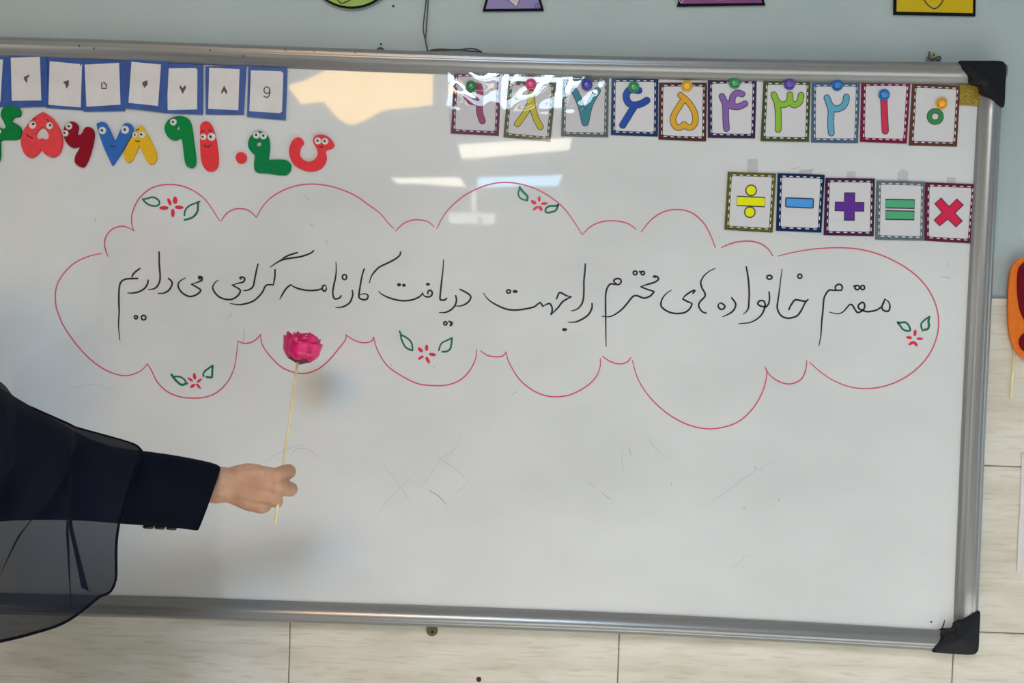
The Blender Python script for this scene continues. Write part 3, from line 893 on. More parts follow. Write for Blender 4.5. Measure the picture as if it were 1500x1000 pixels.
C3 = lambda p: T(640, 90, 5.77, p)
C4 = lambda p: T(880, 90, 5.77, p)
C5 = lambda p: T(1100, 90, 3.947, p)
G1 = 'number cards along the top of the board'
num = [
    ('nine', [(665, 106.5), (735, 106.5), (730.5, 199), (660.5, 195.4)], (100, 32, 72), None, [C3([(358, 345), (290, 338), (252, 300), (275, 240), (330, 205), (362, 225), (362, 340), (362, 430), (385, 505)])], 50 / 5.77, (150, 52, 102), 0.0),
    ('eight', [(745, 118.6), (815, 121), (806.4, 207), (737.4, 201)], (110, 104, 50), (45, 45, 30), [C3([(800, 270), (790, 350), (745, 440), (680, 530)]), C3([(800, 300), (810, 390), (835, 480), (875, 555)])], 48 / 5.77, (188, 172, 22), 0.0),
    ('seven', [(824, 116), (892, 114), (890.8, 201), (822, 199.5)], (56, 66, 72), (95, 105, 110), [C3([(1165, 255), (1215, 370), (1250, 520)]), C3([(1355, 250), (1290, 370), (1255, 520)])], 52 / 5.77, (45, 122, 136), 0.0),
    ('six', [(895.6, 114), (964.4, 114.3), (963.5, 200), (894.7, 197.8)], (22, 48, 90), None, [C4([(320, 248), (250, 240), (215, 285), (228, 345), (275, 372), (340, 360), (388, 332)]), C4([(290, 370), (240, 450), (185, 540)])], 54 / 5.77, (26, 66, 150), 0.0),
    ('five', [(965.3, 121), (1035.5, 121), (1034.2, 207), (964.4, 204.4)], (92, 46, 46), (60, 30, 32), [C4([(672, 288), (740, 350), (788, 430), (798, 500), (775, 552), (735, 558), (703, 535)]), C4([(703, 535), (665, 562), (628, 550), (608, 500), (625, 440), (692, 335)])], 46 / 5.77, (214, 155, 38), 0.0004),
    ('four', [(1036.5, 117), (1108.4, 116.3), (1106, 202.6), (1036.8, 201.8)], (58, 40, 78), None, [C4([(1022, 298), (1050, 370), (1054, 480), (1060, 570)]), C4([(1192, 278), (1148, 270), (1112, 305), (1108, 370)]), C4([(1216, 360), (1160, 385), (1095, 378), (1045, 345)])], 48 / 5.77, (128, 92, 158), 0.0),
    ('three', [(1118.2, 118.4), (1187.4, 118.4), (1184.9, 207.8), (1114, 206.5)], (84, 94, 52), (50, 58, 34), [C5([(130, 195), (150, 250), (156, 330), (155, 395)]), C5([(148, 235), (175, 252), (205, 246), (222, 225), (223, 195)]), C5([(222, 232), (245, 254), (275, 240), (285, 215), (287, 198)])], 33 / 3.947, (134, 176, 58), 0.0004),
    ('two', [(1188.7, 121), (1259.6, 121), (1256.6, 209.6), (1188, 208.6)], (58, 80, 110), (80, 100, 125), [C5([(437, 212), (460, 280), (458, 350), (462, 415)]), C5([(450, 250), (485, 276), (525, 265), (545, 235), (549, 208)])], 34 / 3.947, (96, 156, 182), 0.0),
    ('one', [(1261.4, 120.4), (1333.6, 120.4), (1328, 210.3), (1259.6, 207.8)], (122, 28, 66), None, [C5([(764, 205), (768, 300), (773, 403)])], 36 / 3.947, (196, 50, 82), 0.0004),
    ('zero', [(1336, 122.4), (1406.6, 125.5), (1401.5, 214.7), (1331, 212.9)], (112, 70, 56), (70, 40, 36), [C5(closed(ring_pts(1062, 320, 34, 33, 14)))], 25 / 3.947, (56, 130, 78), 0.0),
]
cardinfo = {}
desc = {'nine': 'plum-bordered card with a magenta Persian nine, partly covered by plastic glare', 'eight': 'tilted olive-bordered card with a yellow Persian eight under shiny plastic',
        'seven': 'slate-bordered card with a teal Persian seven shaped like a V', 'six': 'navy-bordered card with a dark blue Persian six', 'five': 'brown-bordered card with an orange heart-shaped Persian five',
        'four': 'purple-bordered card with a lilac Persian four', 'three': 'green-bordered card with a lime green Persian three', 'two': 'steel-blue-bordered card with a pale blue Persian two',
        'one': 'crimson-bordered card with a red upright Persian one', 'zero': 'brown-bordered card with a small green ring for zero, beside the gold square'}
for nm, quad, bc, chk, strokes, w, colr, lift in num:
    t, yf = print_card('number_card', quad, bc, desc[nm], G1, lift, chk, rough=0.6 if nm in ('nine', 'eight', 'seven') else 0.16)
    printed(t, yf, strokes, w, colr, rough=0.6 if nm in ('nine', 'eight', 'seven') else 0.16)
    cardinfo[nm] = (t, yf)

# crinkled clear sleeves over the three shiny cards
def sleeve(nm, quad, seed):
    t, yf = cardinfo[nm]
    n = 60
    rnd = random.Random(seed)
    waves = [(rnd.uniform(3, 12) * rnd.choice((-1, 1)), rnd.uniform(7, 16), rnd.uniform(0, 6.28), rnd.uniform(0.5, 1.0)) for _ in range(4)]
    v, f = [], []
    for j in range(n + 1):
        for i in range(n + 1):
            u, w = i / n, j / n
            a = [quad[0][k] + (quad[1][k] - quad[0][k]) * u for k in (0, 1)]
            b = [quad[3][k] + (quad[2][k] - quad[3][k]) * u for k in (0, 1)]
            p = P(a[0] + (b[0] - a[0]) * w, a[1] + (b[1] - a[1]) * w)
            h = sum(am * math.sin(fx * u + fy * w + ph) for fx, fy, ph, am in waves) * 0.00036
            edge = min(u, 1 - u, 1 - w) * 6
            fade = max(0.0, min(1.0, (0.60 - w) * 3.5))
            v.append((p.x, yf - 0.0022 - (h + 0.0004) * min(1, edge) * fade, p.z))
    for j in range(n):
        for i in range(n):
            k = j * (n + 1) + i
            f.append((k, k + n + 1, k + n + 2, k + 1))
    obj('plastic_sleeve', v, f, M_film, t, True)


sleeve('nine', [(656, 107), (735, 108), (731, 200), (659, 197)], 3)
sleeve('eight', [(736, 109.5), (817, 111.5), (808, 208), (736, 202)], 11)
sleeve('seven', [(823, 113), (894, 114), (892, 202), (821, 200.5)], 8)

# ---- round magnets holding the cards
def magnet(px, py, yf, col, label):
    q = P(px, py, yf)
    m = mat('tinted_plastic', lin(col) + (1,), 0.15, spec=0.6)
    t = thing('magnet', (q.x, yf, q.z), label, 'magnet', 'round plastic magnets on the number cards')
    lathe('magnet_base', (q.x, yf, q.z), [(0.0096, 0.0), (0.0099, 0.0008), (0.0099, 0.0022), (0.0090, 0.0032), (0.0076, 0.0033), (0.0068, 0.0024), (0.002, 0.0022)], m, t)
    lite = tuple(min(1.0, x * 1.25 + 0.05) for x in lin(col)) + (1,)  # knob colour lightened to paint in the bright centre highlight
    lathe('magnet_knob', (q.x, yf - 0.002, q.z), [(0.0060, 0.0), (0.0060, 0.0012), (0.0050, 0.0026), (0.0030, 0.0032), (0.0004, 0.0033)], mat('tinted_plastic_knob', lite, 0.15, spec=0.6), t)


for nm, x, y, colr, lb in (
        ('nine', 690, 126.5, (40, 120, 60), 'green round magnet on the magenta nine card under the plastic sleeve'),
        ('eight', 777.5, 123.5, (215, 60, 125), 'pink round magnet at the top of the yellow eight card'),
        ('seven', 859.5, 124.5, (62, 58, 165), 'indigo round magnet at the top of the teal seven card'),
        ('six', 928.2, 127.8, (52, 145, 90), 'green round magnet on the dark blue six card'),
        ('five', 1006, 126.4, (225, 170, 20), 'amber round magnet at the top of the orange five card'),
        ('four', 1075.8, 122, (58, 148, 88), 'green round magnet at the top of the lilac four card'),
        ('three', 1156, 123.7, (92, 70, 165), 'purple round magnet at the top of the lime three card'),
        ('two', 1226.2, 125, (32, 110, 180), 'blue round magnet at the top of the pale blue two card'),
        ('one', 1294.6, 139, (38, 120, 190), 'blue round magnet on the upper end of the red one'),
        ('zero', 1378.7, 151.6, (235, 165, 20), 'amber round magnet above the green ring of the zero card')):
    yf = cardinfo[nm][1] - (0.0028 if nm in ('nine', 'eight', 'seven') else 0.0007)
    magnet(x, y, yf, colr, lb)

# ---- arithmetic sign cards
C6 = lambda p: T(1040, 230, 7.143, p)
C7 = lambda p: T(1190, 230, 5.556, p)
G2 = 'arithmetic sign cards on the right of the board'
sg = [
    ('division sign', [(1065.9, 251.7), (1136.9, 253.8), (1131.7, 340.6), (1061, 336.4)], (126, 122, 52), (48, 46, 28), [C6(ring_pts(427, 350, 55, n=28)), C6(ring_pts(413, 578, 55, n=28)), C6([(280, 412), (573, 425), (568, 522), (275, 508)])], (234, 222, 26), 'yellow division sign card, first of the row below the numbers', 0.0),
    ('minus', [(1139, 253.5), (1208, 256), (1203, 340.6), (1136.6, 337.8)], (24, 44, 84), None, [C6(rounded([(788, 428), (1078, 438), (1074, 536), (786, 523)], 14))], (72, 138, 202), 'navy-bordered card with a blue minus bar', 0.0004),
    ('plus', [(1208.9, 260.6), (1281.4, 261.5), (1279.6, 346), (1206.2, 344.3)], (70, 36, 72), None, [C7([(258, 292), (342, 292), (340, 370), (415, 372), (414, 442), (338, 441), (338, 517), (256, 515), (257, 440), (180, 438), (182, 368), (257, 369)])], (88, 46, 132), 'dark plum-bordered card with a purple plus sign', 0.0),
    ('equals', [(1283.6, 264.2), (1354.7, 266), (1352.9, 352.4), (1281.8, 350.6)], (74, 86, 92), (108, 118, 122), [C7([(590, 345), (827, 350), (825, 420), (590, 415)]), C7([(590, 437), (825, 442), (822, 512), (590, 508)])], (76, 152, 110), 'grey-bordered card with two green equals bars', 0.0004),
    ('times', [(1354.7, 266.9), (1429, 269.6), (1422.5, 356.5), (1353.8, 352.4)], (102, 30, 62), None, [C7([(1043, 335), (1107, 405), (1172, 342), (1223, 390), (1155, 457), (1215, 522), (1163, 570), (1098, 507), (1030, 560), (985, 515), (1050, 452), (990, 380)])], (192, 38, 72), 'maroon-bordered card with a red multiplication cross beside the frame', 0.0),
]
M_tape = bpy.data.materials.new('clear_tape')
M_tape.use_nodes = True
_nt = M_tape.node_tree
_t = _nt.nodes.new('ShaderNodeBsdfTransparent')
_mx = _nt.nodes.new('ShaderNodeMixShader')
_mx.inputs[0].default_value = 0.24
bsdf(M_tape).inputs['Base Color'].default_value = (0.5, 0.5, 0.49, 1)
bsdf(M_tape).inputs['Roughness'].default_value = 0.2
_nt.links.new(_t.outputs[0], _mx.inputs[1])
_nt.links.new(bsdf(M_tape).outputs[0], _mx.inputs[2])
_nt.links.new(_mx.outputs[0], _nt.nodes['Material Output'].inputs[0])
tapes = [C6([(392, 22), (497, 20), (500, 165), (385, 160)]), C6([(930, 130), (1075, 132), (1070, 178), (930, 175)]), C7([(280, 118), (352, 122), (348, 180), (278, 178)]), C7([(692, 130), (740, 97), (778, 122), (776, 200), (690, 198)]), C7([(1092, 160), (1165, 165), (1163, 220), (1090, 218)])]
for (nm, quad, bc, chk, polys, colr, lb, lift), tp in zip(sg, tapes):
    t, yf = print_card('sign_card', quad, bc, lb, G2, lift, chk)
    printed_poly(t, yf, polys, colr)
    mb = MB(); add_poly(mb, tp, -0.0009); mb.build('tape', M_tape, t)

# ------------------------------------------------------------------ blue backed paper cards
B1 = lambda p: T(0, 60, 5.0, p)
B2 = lambda p: T(240, 60, 5.0, p)
G3 = 'blue-backed numeral papers at the top left of the board'
blue = [
    (B1([(-260, 100), (95, 105), (85, 485), (-270, 480)]), B1([(-220, 135), (30, 140), (12, 447), (-230, 440)]), [], 'blue-backed paper cut off by the left picture edge', 0.0),
    (B1([(85, 105), (345, 98), (352, 480), (80, 485)]), B1([(90, 128), (303, 122), (313, 440), (98, 442)]), [B1([(185, 270), (228, 250), (224, 268), (212, 276), (211, 315), (190, 292)])], 'blue-backed paper with a faint Persian three, highest on the left', 0.0012),
    (B1([(345, 120), (622, 140), (606, 506), (342, 490)]), B1([(372, 152), (608, 175), (598, 490), (362, 470)]), [B1([(470, 305), (513, 290), (511, 330), (492, 355), (488, 325)])], 'blue-backed paper with a faint Persian four above the red heart five', 0.0),
    (B1([(612, 133), (922, 150), (915, 512), (612, 517)]), B1([(628, 178), (880, 165), (890, 470), (642, 485)]), [B1([(750, 356), (750, 312), (770, 303), (793, 326), (793, 356)])], 'blue-backed paper with a faint Persian five, below it the dark red six', 0.0006),
    (B1([(925, 130), (1240, 155), (1222, 527), (905, 490)]), B1([(972, 158), (1187, 178), (1165, 480), (950, 457)]), [B1([(1052, 308), (1088, 292), (1090, 325), (1060, 356), (1066, 335), (1052, 332)])], 'blue-backed paper with a faint Persian six tilted clockwise', 0.0012),
    (B2([(6, 163), (290, 178), (285, 540), (-10, 525)]), B2([(32, 205), (240, 203), (252, 215), (250, 505), (35, 510)]), [B2([(120, 340), (130, 330), (145, 352), (160, 328), (171, 345), (145, 393)])], 'blue-backed paper with a faint V-shaped Persian seven', 0.0006),
    (B2([(305, 187), (605, 183), (585, 541), (308, 538)]), B2([(338, 200), (560, 210), (550, 510), (330, 500)]), [B2([(425, 375), (447, 330), (469, 372), (466, 398), (447, 370), (428, 392)])], 'blue-backed paper with a faint caret-shaped Persian eight', 0.0),
    (B2([(620, 182), (905, 203), (893, 580), (610, 555)]), B2([(643, 220), (862, 226), (880, 240), (870, 520), (855, 532), (632, 518)]), [], 'blue-backed paper with a printed Latin digit 9, last of the row', 0.0006),
]
for quad, white, glyphs, lb, lift in blue:
    cx = sum(q[0] for q in quad) / 4; by = max(q[1] for q in quad)
    base = P(cx, by)
    t = thing('numeral_paper', (base.x, 0, base.z), lb, 'card', G3)
    y0 = -0.0020 - lift
    slab('card_backing', quad, y0, 0.0012, M_bluecard, t)
    yf = y0 - 0.0012
    cut('paper_sheet', [white], yf - 0.0001, 0.0003, M_paper, t, plane=0.0)
    yf -= 0.0004
    mb = MB()
    for g in glyphs: add_poly(mb, g, yf - 0.0003)
    if 'Latin' in lb:
        add_ribbon(mb, smooth(B2(closed(ring_pts(760, 365, 21, 24, 12)))), 1.7, yf - 0.0003)
        add_ribbon(mb, smooth(B2([(782, 362), (780, 395), (762, 418), (738, 408)])), 1.7, yf - 0.0003)
    if 'Persian five' in lb:
        mb.f = []
        mb.v = []
        add_ribbon(mb, B1([(754, 352), (754, 314), (770, 307), (788, 328), (788, 352), (754, 352)]), 2.0, yf - 0.0003)
    if mb.v: mb.build('numeral', M_print, t)

# ------------------------------------------------------------------ felt numbers with googly eyes
H1 = lambda p: T(0, 140, 8.333, p)
G4 = 'felt numbers with eyes at the left of the board'
HGT = 0.0045


def felt_number(loops, col, label, eyes=(), mouth=(), brows=(), T_=None, sc=5.0, closed_=True, name='felt_number'):
    lp = [smooth(T_(l), True, 6) for l in loops]
    cx = sum(q[0] for q in lp[0]) / len(lp[0]); by = max(q[1] for q in lp[0])
    base = P(cx, by)
    t = thing(name, (base.x, 0, base.z), label, 'felt number', G4)
    cut('felt_shape', lp, -0.0004, HGT, felt('felt', *col), t, 0.0011)
    yf = -0.0004 - HGT
    for ex, ey, r, px, py in eyes:
        c = T_([(ex, ey)])[0]
        q = P(c[0], c[1])
        k = r / sc * DIST / F_PX
        e = lathe('eye', (q.x, yf + 0.0003, q.z), [(k, 0.0), (k, 0.0006), (k * 0.8, 0.0013), (k * 0.4, 0.0018), (k * 0.05, 0.0019)], M_eye, t, 20)
        c = T_([(px, py)])[0]
        q = P(c[0], c[1])
        lathe('pupil', (q.x, yf - 0.0012, q.z), [(k * 0.34, 0.0), (k * 0.32, 0.0008), (k * 0.1, 0.0010)], M_pupil, e, 12)
    for nm, ls in (('mouth', mouth), ('eyebrow', brows)):
        for l in ls:
            mb = MB(); add_ribbon(mb, smooth(T_(l)), 1.6, yf - 0.0004); mb.build(nm, M_line, t)
    return t


felt_number([[(60, 150), (110, 135), (200, 137), (255, 170), (268, 220), (250, 262), (205, 265), (165, 288), (160, 325), (210, 350), (255, 385), (275, 440), (260, 510), (215, 540), (100, 545), (25, 552), (18, 640), (15, 760), (-5, 815),
              (-50, 825), (-85, 760), (-80, 600), (-75, 480), (-90, 400), (-60, 365), (0, 385), (50, 410), (80, 390), (60, 330), (25, 260), (30, 190)]], (8, 112, 52), 'green felt Persian four cut off by the left edge of the picture', [(8, 445, 30, 8, 440), (-60, 430, 28, -60, 428)], [[(175, 340), (205, 350), (230, 368)]], T_=H1, sc=8.33)
felt_number([[(535, 203, 1), (640, 270), (720, 370), (770, 500), (770, 620), (735, 710), (660, 755), (580, 730), (530, 685), (512, 655, 1), (495, 690), (440, 745), (380, 760), (310, 710), (270, 600), (280, 480), (340, 370), (430, 270)],
             [(535, 392), (580, 430), (608, 480), (602, 525), (570, 543), (530, 525, 1), (490, 538), (455, 510), (460, 460), (495, 415)]], (238, 62, 66), 'red felt heart-shaped Persian five with eyes and a crooked smile', [(415, 367, 46, 430, 356), (622, 375, 43, 636, 370)],
            [[(345, 478), (370, 505), (415, 525)]], [[(420, 300), (455, 280)], [(592, 298), (612, 316)]], T_=H1, sc=8.33)
felt_number([[(475, 650), (490, 610), (530, 592), (565, 605), (582, 640), (572, 682), (600, 686), (628, 640), (660, 632), (690, 655), (697, 700), (680, 790), (650, 880), (620, 925), (585, 920), (555, 890), (560, 840), (592, 778), (540, 785), (500, 755), (478, 710)]],
            (128, 10, 32), 'dark red felt Persian six with two eyes at its left', [(515, 628, 26, 517, 630), (490, 680, 23, 486, 678)], T_=B1)
felt_number([[(715, 625), (735, 600), (765, 597), (795, 622), (850, 742, 1), (895, 640), (925, 605), (960, 610), (980, 640), (970, 690), (915, 790), (830, 918, 1), (770, 790)]], (46, 94, 164), 'blue felt V-shaped Persian seven with an eye on each arm', [(760, 660, 28, 760, 660), (925, 655, 30, 926, 655)],
            [[(815, 768), (833, 778), (852, 772)]], T_=B1)
felt_number([[(1037, 616, 1), (1070, 660), (1130, 770), (1155, 840), (1140, 890), (1105, 905), (1075, 870), (1025, 763, 1), (985, 860), (955, 890), (925, 880), (915, 830), (940, 760), (990, 680)]], (206, 160, 32), 'mustard yellow felt Persian eight shaped like a caret', [(997, 690, 21, 999, 692), (1048, 690, 26, 1046, 690)],
            [[(1003, 735), (1018, 742), (1030, 736)]], [[(1005, 660), (1025, 650)]], T_=B1)
felt_number([[(10, 650), (30, 590), (80, 558), (140, 553), (190, 580), (212, 640), (225, 740), (242, 880), (225, 925), (190, 928), (160, 890), (135, 722), (90, 730), (40, 710)], ring_pts(110, 640, 14, 14, 10)], (8, 116, 56), 'green felt Persian nine with one eye, beside the yellow eight', [(78, 598, 25, 78, 598)], T_=B2)
felt_number([[(270, 660), (277, 612), (315, 590), (355, 620), (385, 710), (405, 850), (395, 930), (345, 957), (300, 930), (275, 850)]], (226, 52, 58), 'red felt upright Persian one with a smiling face', [(297, 706, 24, 293, 707), (356, 706, 30, 352, 706)], [[(303, 766), (322, 780), (340, 776), (350, 762)]], [[(282, 668), (305, 660)], [(335, 655), (358, 668)]], T_=B2)
felt_number([ring_pts(570, 857, 40, 41, 16)], (216, 52, 58), 'small red felt dot for zero', T_=B2)
felt_number([[(620, 760), (640, 700), (690, 665), (740, 672), (775, 720), (780, 800), (768, 872, 1), (840, 870), (900, 875), (935, 910), (925, 960), (880, 985), (760, 970), (690, 965), (665, 930), (672, 835, 1), (640, 810)], ring_pts(700, 757, 19, 17, 10)], (8, 112, 62), 'green felt number bent like an L, right of the red dot',
            [(684, 693, 27, 684, 693), (735, 698, 27, 737, 699)], T_=B2)
felt_number([[(920, 820), (935, 750), (970, 712), (1010, 715), (1028, 750), (1005, 785), (1000, 840), (1040, 880), (1090, 880), (1128, 840), (1122, 790), (1095, 740), (1110, 700), (1160, 688), (1215, 710), (1250, 760), (1235, 788), (1190, 806), (1195, 870), (1160, 930), (1090, 955), (1020, 945), (950, 900)]],
            (228, 54, 60), 'red felt number curved like a U, rightmost of the felt row', [(1133, 735, 26, 1133, 735), (1185, 738, 25, 1184, 738)], [[(1143, 773), (1157, 782), (1168, 775)]], T_=B2)

# gold glitter square
M_gold = mat('gold_glitter', alb(186, 152, 20), 0.3, 0.55)
_tc = N(M_gold, 'ShaderNodeTexCoord'); _v = N(M_gold, 'ShaderNodeTexVoronoi'); _v.inputs['Scale'].default_value = 900
_cr = N(M_gold, 'ShaderNodeValToRGB'); _cr.color_ramp.elements[0].color = alb(150, 118, 10); _cr.color_ramp.elements[1].color = (0.9, 0.75, 0.25, 1)
_cr.color_ramp.elements[0].position, _cr.color_ramp.elements[1].position = 0.4, 0.95
wire(M_gold, _tc, 'Object', _v, 'Vector'); wire(M_gold, _v, 'Color', _cr, 'Fac'); wire(M_gold, _cr, 'Color', bsdf(M_gold), 'Base Color')
g = slab('glitter_square', T(1390, 60, 8.333, [(130, 532), (385, 545), (360, 790), (128, 780)]), -0.0024, 0.0015, M_gold)
tag(g, 'small gold glitter square in the top right corner of the board', 'sticker')

# ------------------------------------------------------------------ things on the wall around the board
M_border = mat('black_border_print', (0.008, 0.008, 0.009, 1), 0.7, spec=0.1)


def wall_sign(loop, inner, col, label, off=0.003, extra=None):
    y0 = WALL_Y - off
    c = sum((P(*q[:2], y0) for q in loop), Vector()) / len(loop)
    t = thing('wall_sign', (c.x, WALL_Y, min(P(*q[:2], y0).z for q in loop)), label, 'sign', 'face signs on the wall above the board')
    cut('sign_board', [loop], y0, 0.002, M_border, t, plane=y0)
    cut('sign_face', [inner], y0 - 0.0021, 0.0003, mat('sign_colour', col, 0.35), t, plane=y0)
    mb = MB()
    for pts, w in (extra or []):
        add_ribbon(mb, pts, w, y0 - 0.0027, plane=y0)
    if mb.v: mb.build('drawn_line', M_line, t)
    return t, y0


wall_sign(ring_pts(515, -54.5, 67.5, n=64), ring_pts(515, -54.5, 64.6, n=64), alb(112, 150, 52), 'round lime green sign cut off at the top of the picture', 0.007,
          [(smooth(T(460, 0, 12.5, [(300, -220), (400, -80), (440, 10), (510, 70), (580, 50), (680, 0), (760, -80)])), 1.8)])
t, y0 = wall_sign([(707, 17), (796.8, 16.2), (773, -70), (730, -70)], [(711.6, 13.5), (792, 12.8), (770.5, -66), (733, -66)], alb(106, 84, 134), 'lilac trapezoid sign at the top of the picture, right of the cable', 0.003)
Z_ = lambda p: T(690, 0, 11.54, p)
cut('drawn_shape', [Z_([(600, -60), (628, 12), (768, 128), (822, -10), (800, -100)])], y0 - 0.0025, 0.0002, mat('drawn_white', alb(172, 158, 160), 0.4), t, plane=y0)
mb = MB(); add_ribbon(mb, Z_([(590, -60), (630, 12), (768, 128), (828, -10), (800, -100)]), 1.1, y0 - 0.0029, plane=y0)
mb.build('drawn_outline', M_line, t)
mb = MB(); add_ribbon(mb, Z_(closed(ring_pts(1130, 112, 48, 46, 16))), 0.8, y0 - 0.0029, plane=y0)
add_ribbon(mb, Z_([(1150, 98), (1132, 90), (1115, 105), (1115, 128), (1132, 140), (1150, 132)]), 0.9, y0 - 0.0029, plane=y0); mb.build('printed_mark', M_line, t)
t, y0 = wall_sign([(991, 10), (1120.9, 8.2), (1093, -80), (1018, -80)], [(996, 6.2), (1116, 4.6), (1090, -76), (1021, -76)], alb(118, 58, 112), 'magenta trapezoid sign at the top of the picture', 0.003)
mb = MB()
Z2 = lambda p: T(980, 0, 9.375, p)
add_ribbon(mb, Z2([(640, 5), (690, 3)]), 1.0, y0 - 0.0029, plane=y0); add_ribbon(mb, Z2([(710, 4), (760, 2)]), 1.0, y0 - 0.0029, plane=y0)
add_ribbon(mb, Z2(closed(ring_pts(165, 20, 22, 20, 12))), 0.7, y0 - 0.0029, plane=y0)
mb.build('printed_mark', M_dash, t)
wall_sign([(1308.2, 21.8), (1428, 24.2), (1430, -90), (1310, -90)], [(1312.6, 17.6), (1424, 19.8), (1426, -86), (1314, -86)], alb(184, 156, 12), 'yellow rectangular sign above the right end of the board', 0.003,
          [(smooth(T(1290, 0, 7.143, [(360, -160), (445, 0), (500, 68), (560, 96), (612, 60), (650, 0), (720, -160)])), 1.7)])

# cable hanging to the board's top edge
U = lambda p, y: [P(a, b, y) for a, b in smooth(T(600, 0, 11.11, p))]
M_cable = mat('grey_cable', alb(62, 60, 58), 0.5)
q = P(628, 74, 0.02)
t = thing('cable', tuple(q), 'thin grey cable hanging down the wall and coiled on top of the frame', 'cable')
mb = MB(); mb.tube(U([(330, -6500), (320, -3000), (290, -400), (278, -120), (262, 60), (240, 250), (222, 450), (230, 540), (260, 670), (295, 835)], 0.0225), 0.0011, 8); mb.build('cable_strand', M_cable, t, True)
mb = MB(); mb.tube(U([(370, -6500), (345, -3000), (318, -400), (305, -120), (297, 60), (285, 250), (272, 450), (260, 600), (258, 660), (290, 835)], 0.0215), 0.0011, 8)
mb.build('cable_strand', M_cable, t, True)
mb = MB(); mb.tube(U([(300, 838), (350, 818), (430, 806), (560, 802), (700, 812), (850, 806), (980, 790), (1080, 802), (1180, 850)], 0.0195), 0.0014, 8)
mb.tube(U([(330, 842), (450, 822), (600, 815), (760, 808), (880, 812), (960, 832), (1090, 838), (1185, 855)], 0.0165), 0.0012, 8); mb.build('cable_coil', M_cable, t, True)

# screw with wire above the frame
q = P(1366.7, 81.8, WALL_Y)
t = thing('screw', tuple(q), 'brass screw with washer and twisted wire above the right end of the frame', 'screw')
M_brass = mat('aged_brass', alb(168, 150, 108), 0.35, 0.5)
lathe('washer', (q.x, WALL_Y, q.z), [(0.0050, 0.0), (0.0050, 0.003), (0.0042, 0.0045), (0.0026, 0.005), (0.0022, 0.0042), (0.0005, 0.004)], M_brass, t)
lathe('screw_head', (q.x, WALL_Y - 0.004, q.z), [(0.0015, 0.0), (0.0012, 0.0012), (0.0003, 0.0014)], M_pupil, t, 10)
mb = MB()
V_ = lambda p, y: [P(a, b, y) for a, b in smooth(T(1290, 0, 7.143, p))]
mb.tube(V_([(512, 540), (505, 575), (500, 600), (520, 622), (550, 628), (580, 612), (610, 592), (626, 608), (610, 632), (585, 628)], 0.0195), 0.0014, 8)
mb.tube(V_([(500, 600), (482, 605), (474, 622), (484, 638), (495, 620)], 0.0205), 0.0006, 6)
mb.build('wire', M_cable, t, True)
q = P(701.4, 994.6, TILE_Y)
o = lathe('wall_plug', (q.x, TILE_Y, q.z), [(0.0046, 0.0), (0.0044, 0.0014), (0.0028, 0.0018), (0.0022, 0.0006), (0.0006, 0.0005)], mat('dark_red_plastic', alb(66, 24, 26), 0.5), None)
tag(o, 'small dark red wall plug in the tiles below the board', 'wall plug')
q = P(558.2, 64.8, WALL_Y)
o = lathe('nail', (q.x, WALL_Y, q.z), [(0.0019, 0.0), (0.0018, 0.0012), (0.0004, 0.0014)], M_pupil, None, 12)
tag(o, 'black nail head just above the frame, left of the cable', 'nail', 'nail heads in the wall')
q = P(576, 9.1, WALL_Y)
o = lathe('nail', (q.x, WALL_Y, q.z), [(0.0022, 0.0), (0.0020, 0.0012), (0.0004, 0.0014)], M_pupil, None, 12)
tag(o, 'black nail head beside the round green sign', 'nail', 'nail heads in the wall')

# orange exclamation sign on a stick, right edge
y0 = 0.012
t = thing('exclamation_sign', tuple(P(1481, 583, y0)), 'orange felt board with a dark red exclamation mark on a wooden stick', 'sign')
cut('felt_backing', [smooth([(1508, 375), (1490, 380), (1480, 393), (1476, 418), (1475.3, 466), (1478.7, 494), (1486, 513), (1500, 525.5), (1518, 526), (1531, 513), (1537, 494), (1540, 466), (1540, 418), (1536, 393), (1526, 380)], True)], y0, 0.004, felt('orange_felt', 206, 104, 34), t, 0.001, plane=y0)
cut('exclamation_mark', [smooth([(1508, 381), (1497, 385), (1489, 396), (1487.5, 424), (1491, 452), (1500, 471.6), (1508, 474), (1517, 470), (1525, 452), (1528, 424), (1526, 396), (1519, 385)], True)], y0 - 0.0041, 0.002, felt('maroon_felt', 96, 6, 22), t, 0.0006, plane=y0)
cut('exclamation_dot', [ring_pts(1506, 501, 16, 15.5, 28)], y0 - 0.0041, 0.002, felt('maroon_felt', 96, 6, 22), t, 0.0006, plane=y0)
mb = MB(); mb.tube([P(1486.5, 508, 0.0145), P(1480.5, 583.5, 0.0165)], 0.0019, 10); mb.build('stick', M_stick, t, True)
o = cut('paper_sheet', [[(1496, 664), (1495, 700), (1493.5, 745), (1490.5, 790), (1489, 836.5), (1640, 842), (1652, 668)]], TILE_Y - 0.0015, 0.0006, M_paper, plane=TILE_Y)
tag(o, 'white paper sheet on the tiles at the right edge of the picture', 'paper')

# ------------------------------------------------------------------ person reaching in from the left
def Lk(p, q, t): return Vector(p) + (Vector(q) - Vector(p)) * t


